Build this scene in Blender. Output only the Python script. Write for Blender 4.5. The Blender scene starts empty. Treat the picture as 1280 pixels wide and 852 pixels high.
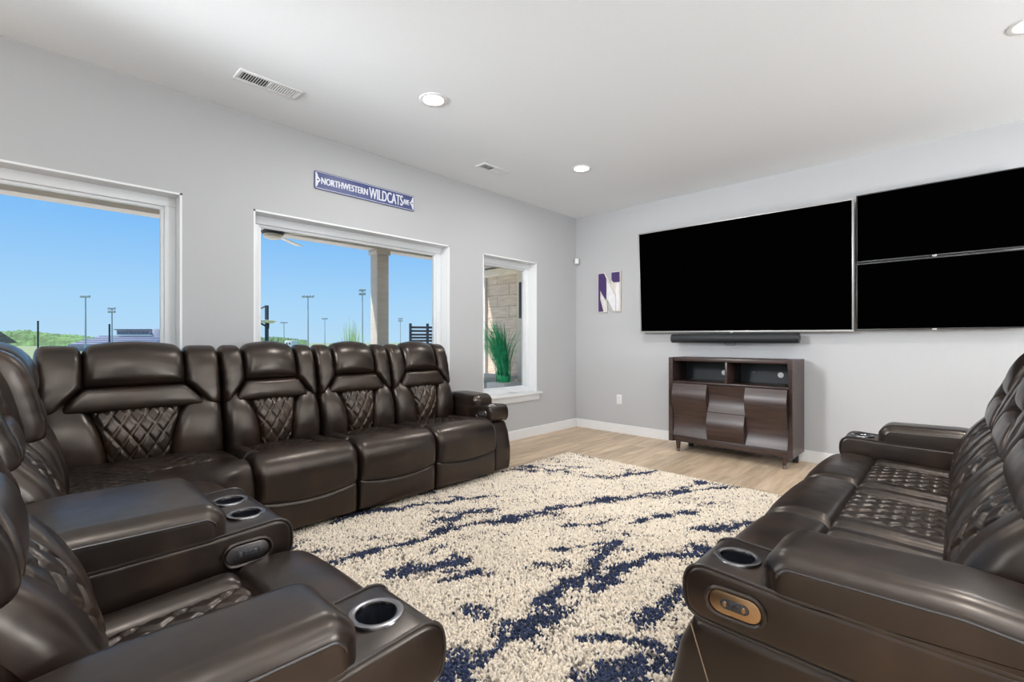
import bpy, bmesh, math, random
import numpy as np
from mathutils import Vector, Matrix

random.seed(7); rng = np.random.default_rng(7)
SC = bpy.context.scene
COL = SC.collection
PI = math.pi

# ------------------------------------------------------------------ camera
CX, CZ, YAW, FPX = 3.6623, 1.1246, math.radians(43.7), 585.0
YB = 5.06                      # back wall
HC = 2.74                      # ceiling height
cam = bpy.data.cameras.new('camera'); co = bpy.data.objects.new('camera', cam); COL.objects.link(co)
co.location = (CX, 0, CZ); co.rotation_euler = (PI/2, 0, YAW)
cam.sensor_width = 36; cam.lens = FPX/1280*36; cam.clip_start = .02; cam.clip_end = 2000
SC.camera = co

# ------------------------------------------------------------------ view, world, lights
vs = SC.view_settings
vs.view_transform = 'Standard'; vs.look = 'None'; vs.gamma = 1; vs.use_curve_mapping = False
vs.exposure = 0.46
SC.cycles.caustics_reflective = False; SC.cycles.caustics_refractive = False; SC.cycles.sample_clamp_indirect = 3
w = bpy.data.worlds.new('sky'); SC.world = w; w.use_nodes = True
nt = w.node_tree; nt.nodes.clear()
out = nt.nodes.new('ShaderNodeOutputWorld'); bg = nt.nodes.new('ShaderNodeBackground')
tc = nt.nodes.new('ShaderNodeTexCoord'); sep = nt.nodes.new('ShaderNodeSeparateXYZ'); rp = nt.nodes.new('ShaderNodeValToRGB')
nt.links.new(tc.outputs['Generated'], sep.inputs[0]); nt.links.new(sep.outputs['Z'], rp.inputs[0])
nt.links.new(rp.outputs[0], bg.inputs[0]); nt.links.new(bg.outputs[0], out.inputs[0])
el = rp.color_ramp.elements
el[0].position = 0.0; el[0].color = (.50, .74, .95, 1)
el[1].position = 1.0; el[1].color = (.09, .28, .80, 1)
for p_, c_ in ((.07, (.42, .70, .97, 1)), (.20, (.24, .545, .96, 1)), (.33, (.165, .455, .95, 1))):
    e_ = el.new(p_); e_.color = c_
bg.inputs[1].default_value = .72

def lamp(name, kind, loc, rot, energy, color=(1, 1, 1), **kw):
    l = bpy.data.lights.new(name, kind); l.energy = energy; l.color = color
    for k, v in kw.items(): setattr(l, k, v)
    o = bpy.data.objects.new(name, l); COL.objects.link(o); o.location = loc; o.rotation_euler = rot
    return o
lamp('sun', 'SUN', (0, 0, 20), (math.radians(25), 0, math.radians(-38)), 6.5, (1, .95, .88), angle=.01)
# cool fill lamps added out of frame behind the camera, left and rear
lamp('fill_lamp_left', 'AREA', (.03, -2.6, 1.35), (0, -PI/2, 0), 90, (.88, .95, 1), shape='RECTANGLE', size=1.4, size_y=2.2)
lamp('fill_lamp_rear', 'AREA', (3.6, -4.45, 1.2), (math.radians(97), 0, 0), 22, (.92, .965, 1), shape='RECTANGLE', size=4.4, size_y=2.2)
# unseen fill lamps added to brighten the room: two aimed at the ceiling (behind the camera, far to its right), one on the left towards the back wall
lamp('ceiling_fill', 'AREA', (4.3, -.8, 1.6), (math.radians(152), 0, math.radians(12)), 62, (.90, .955, 1), shape='DISK', size=1.0)
lamp('ceiling_fill', 'AREA', (7.0, 3.0, 1.4), (0, math.radians(135), 0), 98, (.90, .955, 1), shape='DISK', size=1.0)
fv = Vector((1.9, 5.06, 1.45))-Vector((.75, -.8, 2.3))
lamp('back_wall_fill', 'SPOT', (.75, -.8, 2.3), fv.to_track_quat('-Z', 'Y').to_euler(), 400, (.95, .975, 1), spot_size=math.radians(64), spot_blend=1.0, shadow_soft_size=.3)
DOWNLIGHT_W = 10

# ------------------------------------------------------------------ materials
def srgb(r, g, b):
    f = lambda c: (c/255/12.92) if c/255 <= .04045 else ((c/255+.055)/1.055)**2.4
    return (f(r), f(g), f(b), 1)
class NT:
    def __init__(s, name):
        s.m = bpy.data.materials.new(name); s.m.use_nodes = True; s.t = s.m.node_tree
        s.b = s.t.nodes['Principled BSDF']
    def n(s, typ, **kw):
        x = s.t.nodes.new(typ)
        for k, v in kw.items(): setattr(x, k, v)
        return x
    def l(s, a, b): s.t.links.new(a, b)
    def set(s, **kw):
        for k, v in kw.items(): s.b.inputs[k.replace('_', ' ')].default_value = v
    def noise(s, scale, detail=3, rough=.5, coord='Object', stretch=(1, 1, 1)):
        t = s.n('ShaderNodeTexCoord'); mp = s.n('ShaderNodeMapping'); mp.inputs['Scale'].default_value = stretch
        x = s.n('ShaderNodeTexNoise'); x.inputs['Scale'].default_value = scale; x.inputs['Detail'].default_value = detail
        x.inputs['Roughness'].default_value = rough
        s.l(t.outputs[coord], mp.inputs[0]); s.l(mp.outputs[0], x.inputs[0]); return x
    def ramp(s, fac, stops):
        r = s.n('ShaderNodeValToRGB'); e = r.color_ramp.elements
        e[0].position, e[0].color = stops[0]; e[1].position, e[1].color = stops[-1]
        for p, c in stops[1:-1]:
            x = e.new(p); x.color = c
        s.l(fac, r.inputs[0]); return r
    def bump(s, h, strength=.2, dist=.01):
        b = s.n('ShaderNodeBump'); b.inputs['Strength'].default_value = strength; b.inputs['Distance'].default_value = dist
        s.l(h, b.inputs['Height']); s.l(b.outputs[0], s.b.inputs['Normal']); return b
def plain(name, col, rough=.5, metal=0, nscale=30, var=.06, bump=.03, spec=.5, stretch=(1, 1, 1), **kw):
    M = NT(name); c = col if len(col) == 4 else (*col, 1)
    x = M.noise(nscale, 3, .5, 'Object', stretch)
    d = tuple(v*(1-var) for v in c[:3])+(1,); u = tuple(min(1, v*(1+var)) for v in c[:3])+(1,)
    r = M.ramp(x.outputs['Fac'], [(.3, d), (.7, u)]); M.l(r.outputs[0], M.b.inputs['Base Color'])
    if bump: M.bump(x.outputs['Fac'], bump, .005)
    M.set(Roughness=rough, Metallic=metal, Specular_IOR_Level=spec)
    for k, v in kw.items(): M.b.inputs[k.replace('_', ' ')].default_value = v
    return M.m

M_WALL = plain('wall_paint', (.475, .475, .482), .75, nscale=90, var=.01, bump=.04)
M_CEIL = plain('ceiling_paint', (.865, .885, .905), .8, nscale=90, var=.01, bump=.05)
M_TRIM = plain('trim_white', (.80, .80, .80), .4, nscale=40, var=.01, bump=0)
M_VINYL = plain('window_vinyl', (.78, .79, .80), .35, nscale=40, var=.01, bump=0)
M_PLASTIC = plain('white_plastic', (.78, .78, .76), .35, nscale=40, var=.01, bump=0)
M_DARKSLOT = plain('vent_dark', (.06, .06, .065), .7, nscale=40, bump=0)
M_CHROME = plain('cup_chrome', (.27, .26, .265), .25, 1, nscale=60, var=.1, bump=0)
M_CUPIN = plain('cup_inner', (.012, .013, .018), .3, 0, nscale=60, bump=0)
M_BRONZE = plain('control_plate_bronze', (.42, .27, .15), .32, 1, nscale=200, var=.12, bump=0, stretch=(1, 20, 20))
M_GUN = plain('control_plate_gunmetal', (.24, .22, .22), .35, 1, nscale=200, var=.12, bump=0)
M_BUTTON = plain('control_button', (.05, .05, .055), .35, .3, nscale=60, bump=0)
M_BEZEL = plain('tv_bezel_silver', (.36, .35, .34), .35, .35, nscale=80, var=.05, bump=0)
M_BEZELD = plain('tv_bezel_dark', (.05, .05, .05), .35, .6, nscale=80, var=.05, bump=0)
M_SCREEN = plain('tv_screen', (.0004, .0004, .0004), .9, 0, nscale=10, bump=0, spec=0)
M_BLACK = plain('black_fabric_grille', (.018, .020, .022), .6, 0, nscale=300, var=.25, bump=.15)
M_SIGNBLUE = plain('sign_blue', srgb(66, 75, 124), .4, nscale=30, var=.05, bump=0)
M_SIGNWHITE = plain('sign_white', srgb(225, 226, 235), .4, nscale=30, var=.02, bump=0)
M_PURPLE = plain('letter_purple', srgb(62, 38, 96), .5, nscale=40, var=.15, bump=0)
M_LWOOD = plain('letter_pale_wood', srgb(214, 207, 198), .6, nscale=12, var=.12, bump=.05, stretch=(8, 8, 1))
M_WHITEWASH = plain('letter_whitewash', srgb(222, 220, 222), .6, nscale=20, var=.06, bump=.05)

def leather():
    M = NT('brown_leather')
    big = M.noise(5.5, 2, .5); fine = M.noise(60, 1, .5); wr = M.noise(15, 1.5, .5, stretch=(1, 1, .5))
    r = M.ramp(big.outputs['Fac'], [(.30, (.0062, .0038, .0031, 1)), (.55, (.0112, .0063, .0047, 1)), (.80, (.040, .0210, .0125, 1))])
    M.l(r.outputs[0], M.b.inputs['Base Color'])
    rr = M.ramp(wr.outputs['Fac'], [(.3, (.275, .275, .275, 1)), (.7, (.36, .36, .36, 1))]); M.l(rr.outputs[0], M.b.inputs['Roughness'])
    mx = M.n('ShaderNodeMath', operation='MULTIPLY_ADD'); mx.inputs[1].default_value = .0
    M.l(fine.outputs['Fac'], mx.inputs[0]); M.l(wr.outputs['Fac'], mx.inputs[2])
    M.bump(mx.outputs[0], .16, .010)
    M.set(Specular_IOR_Level=.74, Specular_Tint=(1, .87, .77, 1))
    return M
def quilted():
    M = leather(); M.m.name = 'quilted_leather'
    uv = M.n('ShaderNodeUVMap'); sp = M.n('ShaderNodeSeparateXYZ'); M.l(uv.outputs[0], sp.inputs[0])
    def math_(op, a, b=None):
        x = M.n('ShaderNodeMath', operation=op)
        for i, v in enumerate((a, b)):
            if v is None: continue
            if isinstance(v, (int, float)): x.inputs[i].default_value = v
            else: M.l(v, x.inputs[i])
        return x.outputs[0]
    su = math_('ADD', sp.outputs[0], sp.outputs[1]); di = math_('SUBTRACT', sp.outputs[0], sp.outputs[1])
    def line(a, along):
        f = math_('ABSOLUTE', math_('SUBTRACT', math_('FRACT', a), .5))
        on = math_('GREATER_THAN', f, .478)
        dash = math_('GREATER_THAN', math_('FRACT', math_('MULTIPLY', along, 14)), .3)
        return math_('MULTIPLY', on, dash)
    ln = math_('MAXIMUM', line(su, di), line(di, su))
    base = M.b.inputs['Base Color'].links[0].from_socket
    mix = M.n('ShaderNodeMix', data_type='RGBA'); mix.inputs['B'].default_value = (.12, .092, .072, 1)
    M.l(math_('MULTIPLY', ln, .8), mix.inputs['Factor']); M.l(base, mix.inputs['A']); M.l(mix.outputs['Result'], M.b.inputs['Base Color'])
    return M.m
M_LEA = leather().m
M_QUILT = quilted()
M_PIPE = plain('piping_leather', (.02, .014, .012), .35, 0, nscale=60, var=.2, bump=0, spec=.8)
M_THREAD = plain('stitch_thread', (.32, .23, .15), .7, 0, nscale=400, var=.2, bump=0)

def wood(name, dark, light, axis_stretch, rough=.4, scale=3.5, coat=.15):
    M = NT(name)
    a = M.noise(scale, 6, .62, 'Object', axis_stretch)
    r = M.ramp(a.outputs['Fac'], [(.3, dark), (.7, light)]); M.l(r.outputs[0], M.b.inputs['Base Color'])
    M.bump(a.outputs['Fac'], .05, .003); M.set(Roughness=rough, Coat_Weight=coat, Coat_Roughness=.25)
    return M.m
M_CAB = wood('espresso_wood', (.018, .0095, .0078, 1), (.058, .030, .023, 1), (1, 14, 14), .40, 3.0, .12)
M_CABIN = plain('cabinet_inside', (.012, .017, .020), .5, nscale=30, bump=0)
def planks():
    M = NT('oak_plank')
    oi = M.n('ShaderNodeObjectInfo')
    t = M.n('ShaderNodeTexCoord'); mp = M.n('ShaderNodeMapping'); mp.inputs['Scale'].default_value = (9, .9, 1)
    cm = M.n('ShaderNodeCombineXYZ'); mu = M.n('ShaderNodeMath', operation='MULTIPLY'); mu.inputs[1].default_value = 37
    M.l(oi.outputs['Random'], mu.inputs[0]); M.l(mu.outputs[0], cm.inputs[0]); M.l(mu.outputs[0], cm.inputs[1])
    M.l(cm.outputs[0], mp.inputs['Location'])
    M.l(t.outputs['Object'], mp.inputs[0])
    x = M.n('ShaderNodeTexNoise'); x.inputs['Scale'].default_value = 2.2; x.inputs['Detail'].default_value = 6; x.inputs['Roughness'].default_value = .6
    M.l(mp.outputs[0], x.inputs[0])
    r = M.ramp(x.outputs['Fac'], [(.28, (.40, .28, .18, 1)), (.5, (.58, .435, .30, 1)), (.72, (.72, .57, .42, 1))])
    hv = M.n('ShaderNodeHueSaturation'); ma = M.n('ShaderNodeMapRange')
    ma.inputs['To Min'].default_value = .82; ma.inputs['To Max'].default_value = 1.12
    M.l(oi.outputs['Random'], ma.inputs[0]); M.l(ma.outputs[0], hv.inputs['Value']); M.l(r.outputs[0], hv.inputs['Color'])
    M.l(hv.outputs[0], M.b.inputs['Base Color']); M.bump(x.outputs['Fac'], .04, .003)
    M.set(Roughness=.42, Specular_IOR_Level=.4)
    return M.m
M_PLANK = planks()
M_SUB = plain('subfloor', (.22, .15, .10), .6, nscale=8, var=.1, bump=0)
def glass():
    m = bpy.data.materials.new('window_glass'); m.use_nodes = True; t = m.node_tree; t.nodes.clear()
    o = t.nodes.new('ShaderNodeOutputMaterial'); mx = t.nodes.new('ShaderNodeMixShader')
    tr = t.nodes.new('ShaderNodeBsdfTransparent'); gl = t.nodes.new('ShaderNodeBsdfGlossy'); fr = t.nodes.new('ShaderNodeFresnel')
    no = t.nodes.new('ShaderNodeTexNoise'); rp = t.nodes.new('ShaderNodeValToRGB')
    no.inputs['Scale'].default_value = .7
    rp.color_ramp.elements[0].color = (.965, .98, .985, 1); rp.color_ramp.elements[1].color = (.99, .995, 1, 1)
    t.links.new(no.outputs['Fac'], rp.inputs[0]); t.links.new(rp.outputs[0], tr.inputs[0])
    gl.inputs['Roughness'].default_value = .01; fr.inputs[0].default_value = 1.03
    t.links.new(fr.outputs[0], mx.inputs[0]); t.links.new(tr.outputs[0], mx.inputs[1]); t.links.new(gl.outputs[0], mx.inputs[2])
    t.links.new(mx.outputs[0], o.inputs[0]); return m
M_GLASS = glass()
def emit(name, col, s):
    M = NT(name); x = M.noise(3, 1)
    r = M.ramp(x.outputs['Fac'], [(.3, (*[c*.97 for c in col], 1)), (.7, (*col, 1))])
    M.l(r.outputs[0], M.b.inputs['Emission Color']); M.set(Emission_Strength=s, Base_Color=(*col, 1)); return M.m
M_LENS = emit('downlight_lens', (1, .985, .95), 6)
# outdoors
M_BEAM = plain('porch_beam_taupe', (.47, .435, .39), .7, nscale=6, var=.08, bump=.03, stretch=(6, 1, 6))
M_SOFFIT = plain('porch_ceiling_beige', (.76, .70, .60), .7, nscale=6, var=.05, bump=.03)
M_CREAM = plain('porch_cream', (.72, .66, .55), .7, nscale=8, var=.05, bump=.03)
M_TILE = wood('porch_wall_tile', (.50, .41, .32, 1), (.74, .63, .51, 1), (1.2, 1, 9), .6, 3.2, 0)
M_CONC = plain('porch_concrete', (.66, .64, .61), .8, nscale=5, var=.1, bump=.1)
M_GROUND = plain('field_grass', (.17, .21, .10), .9, nscale=.4, var=.3, bump=0)
M_HILL = plain('hill_trees', (.075, .15, .045), .9, nscale=.12, var=.55, bump=0)
M_TREE = plain('far_tree_leaves', (.06, .12, .05), .9, nscale=.5, var=.5, bump=0)
M_STEEL = plain('field_pole_steel', (.46, .50, .55), .5, .3, nscale=4, var=.05, bump=0)
M_DARKMETAL = plain('dark_metal', (.045, .05, .055), .5, .3, nscale=20, var=.1, bump=0)
M_BLDG = plain('field_house_wall', (.42, .42, .50), .7, nscale=.5, var=.06, bump=0)
M_BLDGD = plain('field_house_window', (.16, .18, .25), .4, nscale=.5, var=.1, bump=0)
M_WHITE = plain('painted_white', (.75, .75, .74), .5, nscale=10, var=.04, bump=0)
M_ROOF = plain('neighbour_shingle', (.20, .165, .14), .9, nscale=9, var=.3, bump=.2)
M_GRASSB = plain('ornamental_grass_emerald', (.03, .42, .17), .5, nscale=14, var=.4, bump=0)
M_GRASSL = plain('ornamental_grass_lime', (.34, .55, .16), .6, nscale=14, var=.3, bump=0)

# ------------------------------------------------------------------ mesh helpers
class MB:
    def __init__(s): s.v = []; s.f = []; s.uv = None
    def add(s, v, f, M=None):
        o = len(s.v)
        if M is not None: v = [tuple(M @ Vector(p)) for p in v]
        s.v += [tuple(map(float, p)) for p in v]; s.f += [tuple(int(i)+o for i in q) for q in f]; return s
    def box(s, lo, hi, c=.0, M=None):
        lo = [min(a, b) for a, b in zip(lo, hi)] if True else lo
        a, b = Vector(lo), Vector(hi)
        d = b-a; c = min(c, .45*min(d))
        if c <= 0:
            v = [(x, y, z) for x in (a.x, b.x) for y in (a.y, b.y) for z in (a.z, b.z)]
            f = [(0, 1, 3, 2), (4, 6, 7, 5), (0, 4, 5, 1), (2, 3, 7, 6), (0, 2, 6, 4), (1, 5, 7, 3)]
            return s.add(v, f, M)
        bm = bmesh.new(); bmesh.ops.create_cube(bm, size=1)
        for q in bm.verts: q.co = Vector(((a.x+b.x)/2+q.co.x*d.x, (a.y+b.y)/2+q.co.y*d.y, (a.z+b.z)/2+q.co.z*d.z))
        bmesh.ops.bevel(bm, geom=bm.edges[:], offset=c, segments=2, profile=.5, affect='EDGES')
        bm.verts.index_update()
        s.add([tuple(q.co) for q in bm.verts], [[q.index for q in fc.verts] for fc in bm.faces], M); bm.free(); return s
    def tube(s, pts, r, n=8, closed=False, M=None, caps=True):
        P = [Vector(p) for p in pts]; m = len(P); rr = r if isinstance(r, (list, tuple)) else [r]*m
        vs_, fs_ = [], []; up = None
        for i in range(m):
            t = (P[(i+1) % m]-P[i-1]) if closed else (P[min(i+1, m-1)]-P[max(i-1, 0)])
            t.normalize()
            if up is None:
                up = Vector((0, 0, 1)) if abs(t.z) < .9 else Vector((1, 0, 0))
            u = t.cross(up)
            if u.length < 1e-5: u = t.orthogonal()
            u.normalize(); v = u.cross(t).normalized(); up = v
            for k in range(n):
                a = 2*PI*k/n; q = P[i]+(u*math.cos(a)+v*math.sin(a))*rr[i]; vs_.append(tuple(q))
        for i in range(m if closed else m-1):
            j = (i+1) % m
            for k in range(n):
                fs_.append((i*n+k, i*n+(k+1) % n, j*n+(k+1) % n, j*n+k))
        if not closed and caps:
            fs_.append(tuple(range(n-1, -1, -1))); fs_.append(tuple((m-1)*n+k for k in range(n)))
        return s.add(vs_, fs_, M)
    def lathe(s, prof, n=24, M=None, cap=True):
        vs_, fs_ = [], []
        for r, z in prof:
            for k in range(n): vs_.append((r*math.cos(2*PI*k/n), r*math.sin(2*PI*k/n), z))
        m = len(prof)
        for i in range(m-1):
            for k in range(n): fs_.append((i*n+k, i*n+(k+1) % n, (i+1)*n+(k+1) % n, (i+1)*n+k))
        if cap:
            fs_.append(tuple(range(n-1, -1, -1))); fs_.append(tuple((m-1)*n+k for k in range(n)))
        return s.add(vs_, fs_, M)
    def plate(s, outl, s0, s1, r=.015, k=3, M=None, axis='x', dome=0):
        """outline of (a,b) points extruded along s with rounded edges; axis x: (s,a,b)"""
        P = np.array(outl, float); n = len(P)
        e1 = P-np.roll(P, 1, 0); e2 = np.roll(P, -1, 0)-P
        e1 /= np.linalg.norm(e1, axis=1)[:, None]; e2 /= np.linalg.norm(e2, axis=1)[:, None]
        N1 = np.stack([e1[:, 1], -e1[:, 0]], 1); N2 = np.stack([e2[:, 1], -e2[:, 0]], 1)
        area = .5*np.sum(P[:, 0]*np.roll(P[:, 1], -1)-np.roll(P[:, 0], -1)*P[:, 1])
        sg = 1 if area > 0 else -1
        N = (N1+N2)*sg; N /= np.maximum(np.linalg.norm(N, axis=1)[:, None], 1e-6)
        L = []
        for i in range(k+1):
            a = PI/2*i/k; L.append((s0+r*(1-math.cos(a)), r*(1-math.sin(a))))
        L += [(s1-(q[0]-s0), q[1]) for q in L[::-1]]
        vs_, fs_ = [], []
        for ss, ins in L:
            Q = P-N*ins
            for a, b in Q: vs_.append((ss, a, b) if axis == 'x' else ((a, ss, b) if axis == 'y' else (a, b, ss)))
        m = len(L)
        for i in range(m-1):
            for j in range(n): fs_.append((i*n+j, i*n+(j+1) % n, (i+1)*n+(j+1) % n, (i+1)*n+j))
        fs_.append(tuple(range(n-1, -1, -1))); fs_.append(tuple((m-1)*n+j for j in range(n)))
        return s.add(vs_, fs_, M)
    def mesh(s, name, mat, smooth=True, angle=40):
        me = bpy.data.meshes.new(name); me.from_pydata(s.v, [], s.f)
        bm = bmesh.new(); bm.from_mesh(me); bmesh.ops.recalc_face_normals(bm, faces=bm.faces[:]); bm.to_mesh(me); bm.free()
        if smooth:
            me.polygons.foreach_set('use_smooth', [True]*len(me.polygons)); me.set_sharp_from_angle(angle=math.radians(angle))
        if mat: me.materials.append(mat)
        return me
    def obj(s, name, mat, parent=None, smooth=True, angle=40, **props):
        return link(name, s.mesh(name, mat, smooth, angle), parent, **props)
def link(name, me, parent=None, **props):
    o = bpy.data.objects.new(name, me); COL.objects.link(o)
    if parent is not None: o.parent = parent
    for k, v in props.items(): o[k] = v
    return o
def thing(name, label, cat, loc=(0, 0, 0), rotz=0, group=None):
    o = bpy.data.objects.new(name, None); COL.objects.link(o); o.location = loc; o.rotation_euler = (0, 0, rotz)
    o.empty_display_size = .1
    o['label'] = label; o['category'] = cat
    if group: o['group'] = group
    return o
def tag(o, label, cat, group=None):
    o['label'] = label; o['category'] = cat
    if group: o['group'] = group
    return o
def empty(name, parent=None, loc=(0, 0, 0), rotz=0, **props):
    o = bpy.data.objects.new(name, None); COL.objects.link(o); o.location = loc; o.rotation_euler = (0, 0, rotz)
    if parent is not None: o.parent = parent
    for k, v in props.items(): o[k] = v
    return o
def round_poly(pts, rad, n=5):
    P = [Vector(p) for p in pts]; m = len(P); R = rad if isinstance(rad, (list, tuple)) else [rad]*m
    res = []
    for i in range(m):
        a, b, c = P[i-1], P[i], P[(i+1) % m]; u = (a-b).normalized(); v = (c-b).normalized()
        ang = u.angle(v); r = R[i]
        if r <= 0 or ang > PI-.02: res.append(tuple(b)); continue
        d = min(r/math.tan(ang/2), .49*(a-b).length, .49*(c-b).length)
        p0, p1 = b+u*d, b+v*d
        for k in range(n+1):
            t = k/n; q = p0*(1-t)**2+b*2*t*(1-t)+p1*t*t
            res.append(tuple(q))
    return res
def text_mesh(body, size, extrude, name, mat):
    cu = bpy.data.curves.new(name, 'FONT'); cu.body = body; cu.size = size; cu.extrude = extrude; cu.align_x = 'LEFT'; cu.resolution_u = 3
    o = bpy.data.objects.new(name, cu); COL.objects.link(o)
    me = bpy.data.meshes.new_from_object(o.evaluated_get(bpy.context.evaluated_depsgraph_get()))
    bpy.data.objects.remove(o); bpy.data.curves.remove(cu)
    me.materials.clear(); me.materials.append(mat); me.name = name
    return me
RY = lambda a: Matrix.Rotation(a, 4, 'Y'); RX = lambda a: Matrix.Rotation(a, 4, 'X'); RZ = lambda a: Matrix.Rotation(a, 4, 'Z')
T = lambda x, y, z: Matrix.Translation((x, y, z))

# ------------------------------------------------------------------ room shell
X1, Y0 = 7.5, -4.5
WT = .20
def struct(o): o['kind'] = 'structure'; return o
WIN = {1: (-1.12, .72, .62, 2.085), 2: (1.147, 2.935, .62, 2.072), 3: (3.385, 4.263, .50, 2.06)}
ADDED_WIN = (-3.7, -1.5, .25, 2.4)  # unseen window, added to go with the left fill lamp
b = MB()
zs = HC+.1
holes = [ADDED_WIN, WIN[1], WIN[2], WIN[3]]
edges = [Y0-.2]+[v for h in holes for v in (h[0], h[1])]+[YB+.2]
for i in range(0, len(edges), 2): b.box((-WT, edges[i], -.1), (0, edges[i+1], zs))
for h in holes:
    b.box((-WT, h[0], -.1), (0, h[1], h[2])); b.box((-WT, h[0], h[3]), (0, h[1], zs))
struct(b.obj('wall_left', M_WALL, smooth=False))
struct(MB().box((0, YB, -.1), (X1, YB+.2, zs)).obj('wall_back', M_WALL, smooth=False))
struct(MB().box((X1, Y0-.2, -.1), (X1+.2, YB+.2, zs)).obj('wall_right', M_WALL, smooth=False))
struct(MB().box((0, Y0-.2, -.1), (X1, Y0, zs)).obj('wall_front', M_WALL, smooth=False))
struct(MB().box((0, Y0, HC), (X1, YB, HC+.1)).obj('ceiling', M_CEIL, smooth=False))
fl = struct(MB().box((0, Y0, -.1), (X1, YB, -.012)).obj('floor', M_SUB, smooth=False))
PW, PL = .18, 1.22
x = .0; ci = 0
pcache = {}
while x < 4.6:
    y = YB-PL+((ci*.43) % 1)*PL
    while y+PL > -1.7:
        y1 = min(y+PL, YB); y0 = max(y, -1.7)
        if y1-y0 > .05:
            key = round(y1-y0, 3)
            if key not in pcache:
                pcache[key] = MB().box((.0008, 0, -.012), (PW-.0008, key-.0016, 0), .0012).mesh('plank', M_PLANK, False)
            o = link('plank', pcache[key], fl); o.location = (x, y0, 0)
        y -= PL
    if ci % 1 == 0:
        yy = YB-PL+((ci*.43) % 1)*PL+PL
        if YB-yy > .05:
            key = round(YB-yy, 3)
            o = link('plank', MB().box((.0008, 0, -.012), (PW-.0008, key, 0), .0012).mesh('plank', M_PLANK, False), fl); o.location = (x, yy, 0)
    x += PW; ci += 1
MB().box((x, Y0, -.012), (X1, YB, 0)).box((0, Y0, -.012), (x, -1.7, 0)).obj('plank_field', M_PLANK, fl, smooth=False, kind='stuff')
struct(MB().plate([(0, 0), (.014, 0), (.014, .1), (.010, .107), (0, .107)], Y0, YB, .0005, 1, axis='y').obj('baseboard_left', M_TRIM, smooth=False))
struct(MB().box((.014, YB-.014, 0), (X1, YB, .107), .002).obj('baseboard_back', M_TRIM, smooth=False))

def window(n, h, stool=False):
    y0, y1, z0, z1 = h; D = .115; fw = .062
    r = struct(empty(f'window_{n}'))
    j = MB()
    j.box((-WT, y0, z1-.012), (.0015, y1, z1)); j.box((-WT, y0, z0), (.0015, y0+.012, z1)); j.box((-WT, y1-.012, z0), (.0015, y1, z1)); j.box((-WT, y0, z0), (.0015, y1, z0+.012))
    j.obj('jamb', M_TRIM, r, smooth=False)
    a0, a1, c0, c1 = y0+.012, y1-.012, z0+.012, z1-.012
    f = MB()
    for lo, hi in (((a0, c1-fw), (a1, c1)), ((a0, c0), (a1, c0+fw)), ((a0, c0+fw), (a0+fw, c1-fw)), ((a1-fw, c0+fw), (a1, c1-fw))):
        f.box((-D-.06, lo[0], lo[1]), (-D, hi[0], hi[1]), .004)
    f.obj('window_frame', M_VINYL, r, angle=30)
    g = MB()
    a0 += fw; a1 -= fw; c0 += fw; c1 -= fw; sw = .018
    for lo, hi in (((a0, c1-sw), (a1, c1)), ((a0, c0), (a1, c0+sw)), ((a0, c0+sw), (a0+sw, c1-sw)), ((a1-sw, c0+sw), (a1, c1-sw))):
        g.box((-D-.05, lo[0], lo[1]), (-D-.014, hi[0], hi[1]), .003)
    g.obj('glazing_bead', M_VINYL, r, angle=30)
    MB().box((-D-.036, a0+sw, c0+sw), (-D-.030, a1-sw, c1-sw)).obj('pane', M_GLASS, r, smooth=False)
    if stool:
        MB().box((-D, y0-.055, z0-.005), (.05, y1+.055, z0+.022), .008).obj('window_stool', M_TRIM, r, angle=30)
        MB().box((0.001, y0-.035, z0-.075), (.014, y1+.035, z0-.005), .003).obj('apron', M_TRIM, r, angle=30)
        MB().box((-D+.0, y0+.52, z0+.025), (-D+.03, y0+.62, z0+.04), .004).obj('crank_cover', M_VINYL, r)
    return r
window(1, WIN[1]); window(2, WIN[2]); window(3, WIN[3], True); window(4, ADDED_WIN)  # the fourth is out of view, added for the light

# ------------------------------------------------------------------ ceiling fittings
def downlight(x, y, label, lit=True):
    t = thing('ceiling_light', label, 'ceiling light', (x, y, HC), 0, 'recessed ceiling lights')
    MB().lathe([(.066, -.0035), (.088, -.006), (.093, -.003), (.093, 0), (.066, 0)], 40).obj('trim_ring', M_TRIM, t)
    MB().lathe([(.068, -.004), (.068, 0)], 40).obj('lens', M_LENS, t)
    l = lamp('downlight_lamp', 'AREA', (x, y, HC-.012), (0, 0, 0), DOWNLIGHT_W, (1, .985, .96), shape='DISK', size=.13)
    return t
downlight(1.115, 1.903, 'round recessed ceiling light nearest the window wall, left of the small vent')
downlight(1.104, 3.62, 'round recessed ceiling light farthest off, near the back corner')
downlight(3.93, 3.55, 'round recessed ceiling light cut by the right edge, above the televisions')
for x_, y_ in ((3.9, .2), (3.9, 1.88), (6.4, 1.88)):
    lamp('downlight_lamp', 'AREA', (x_, y_, HC-.012), (0, 0, 0), DOWNLIGHT_W, (1, .985, .96), shape='DISK', size=.13)
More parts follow.
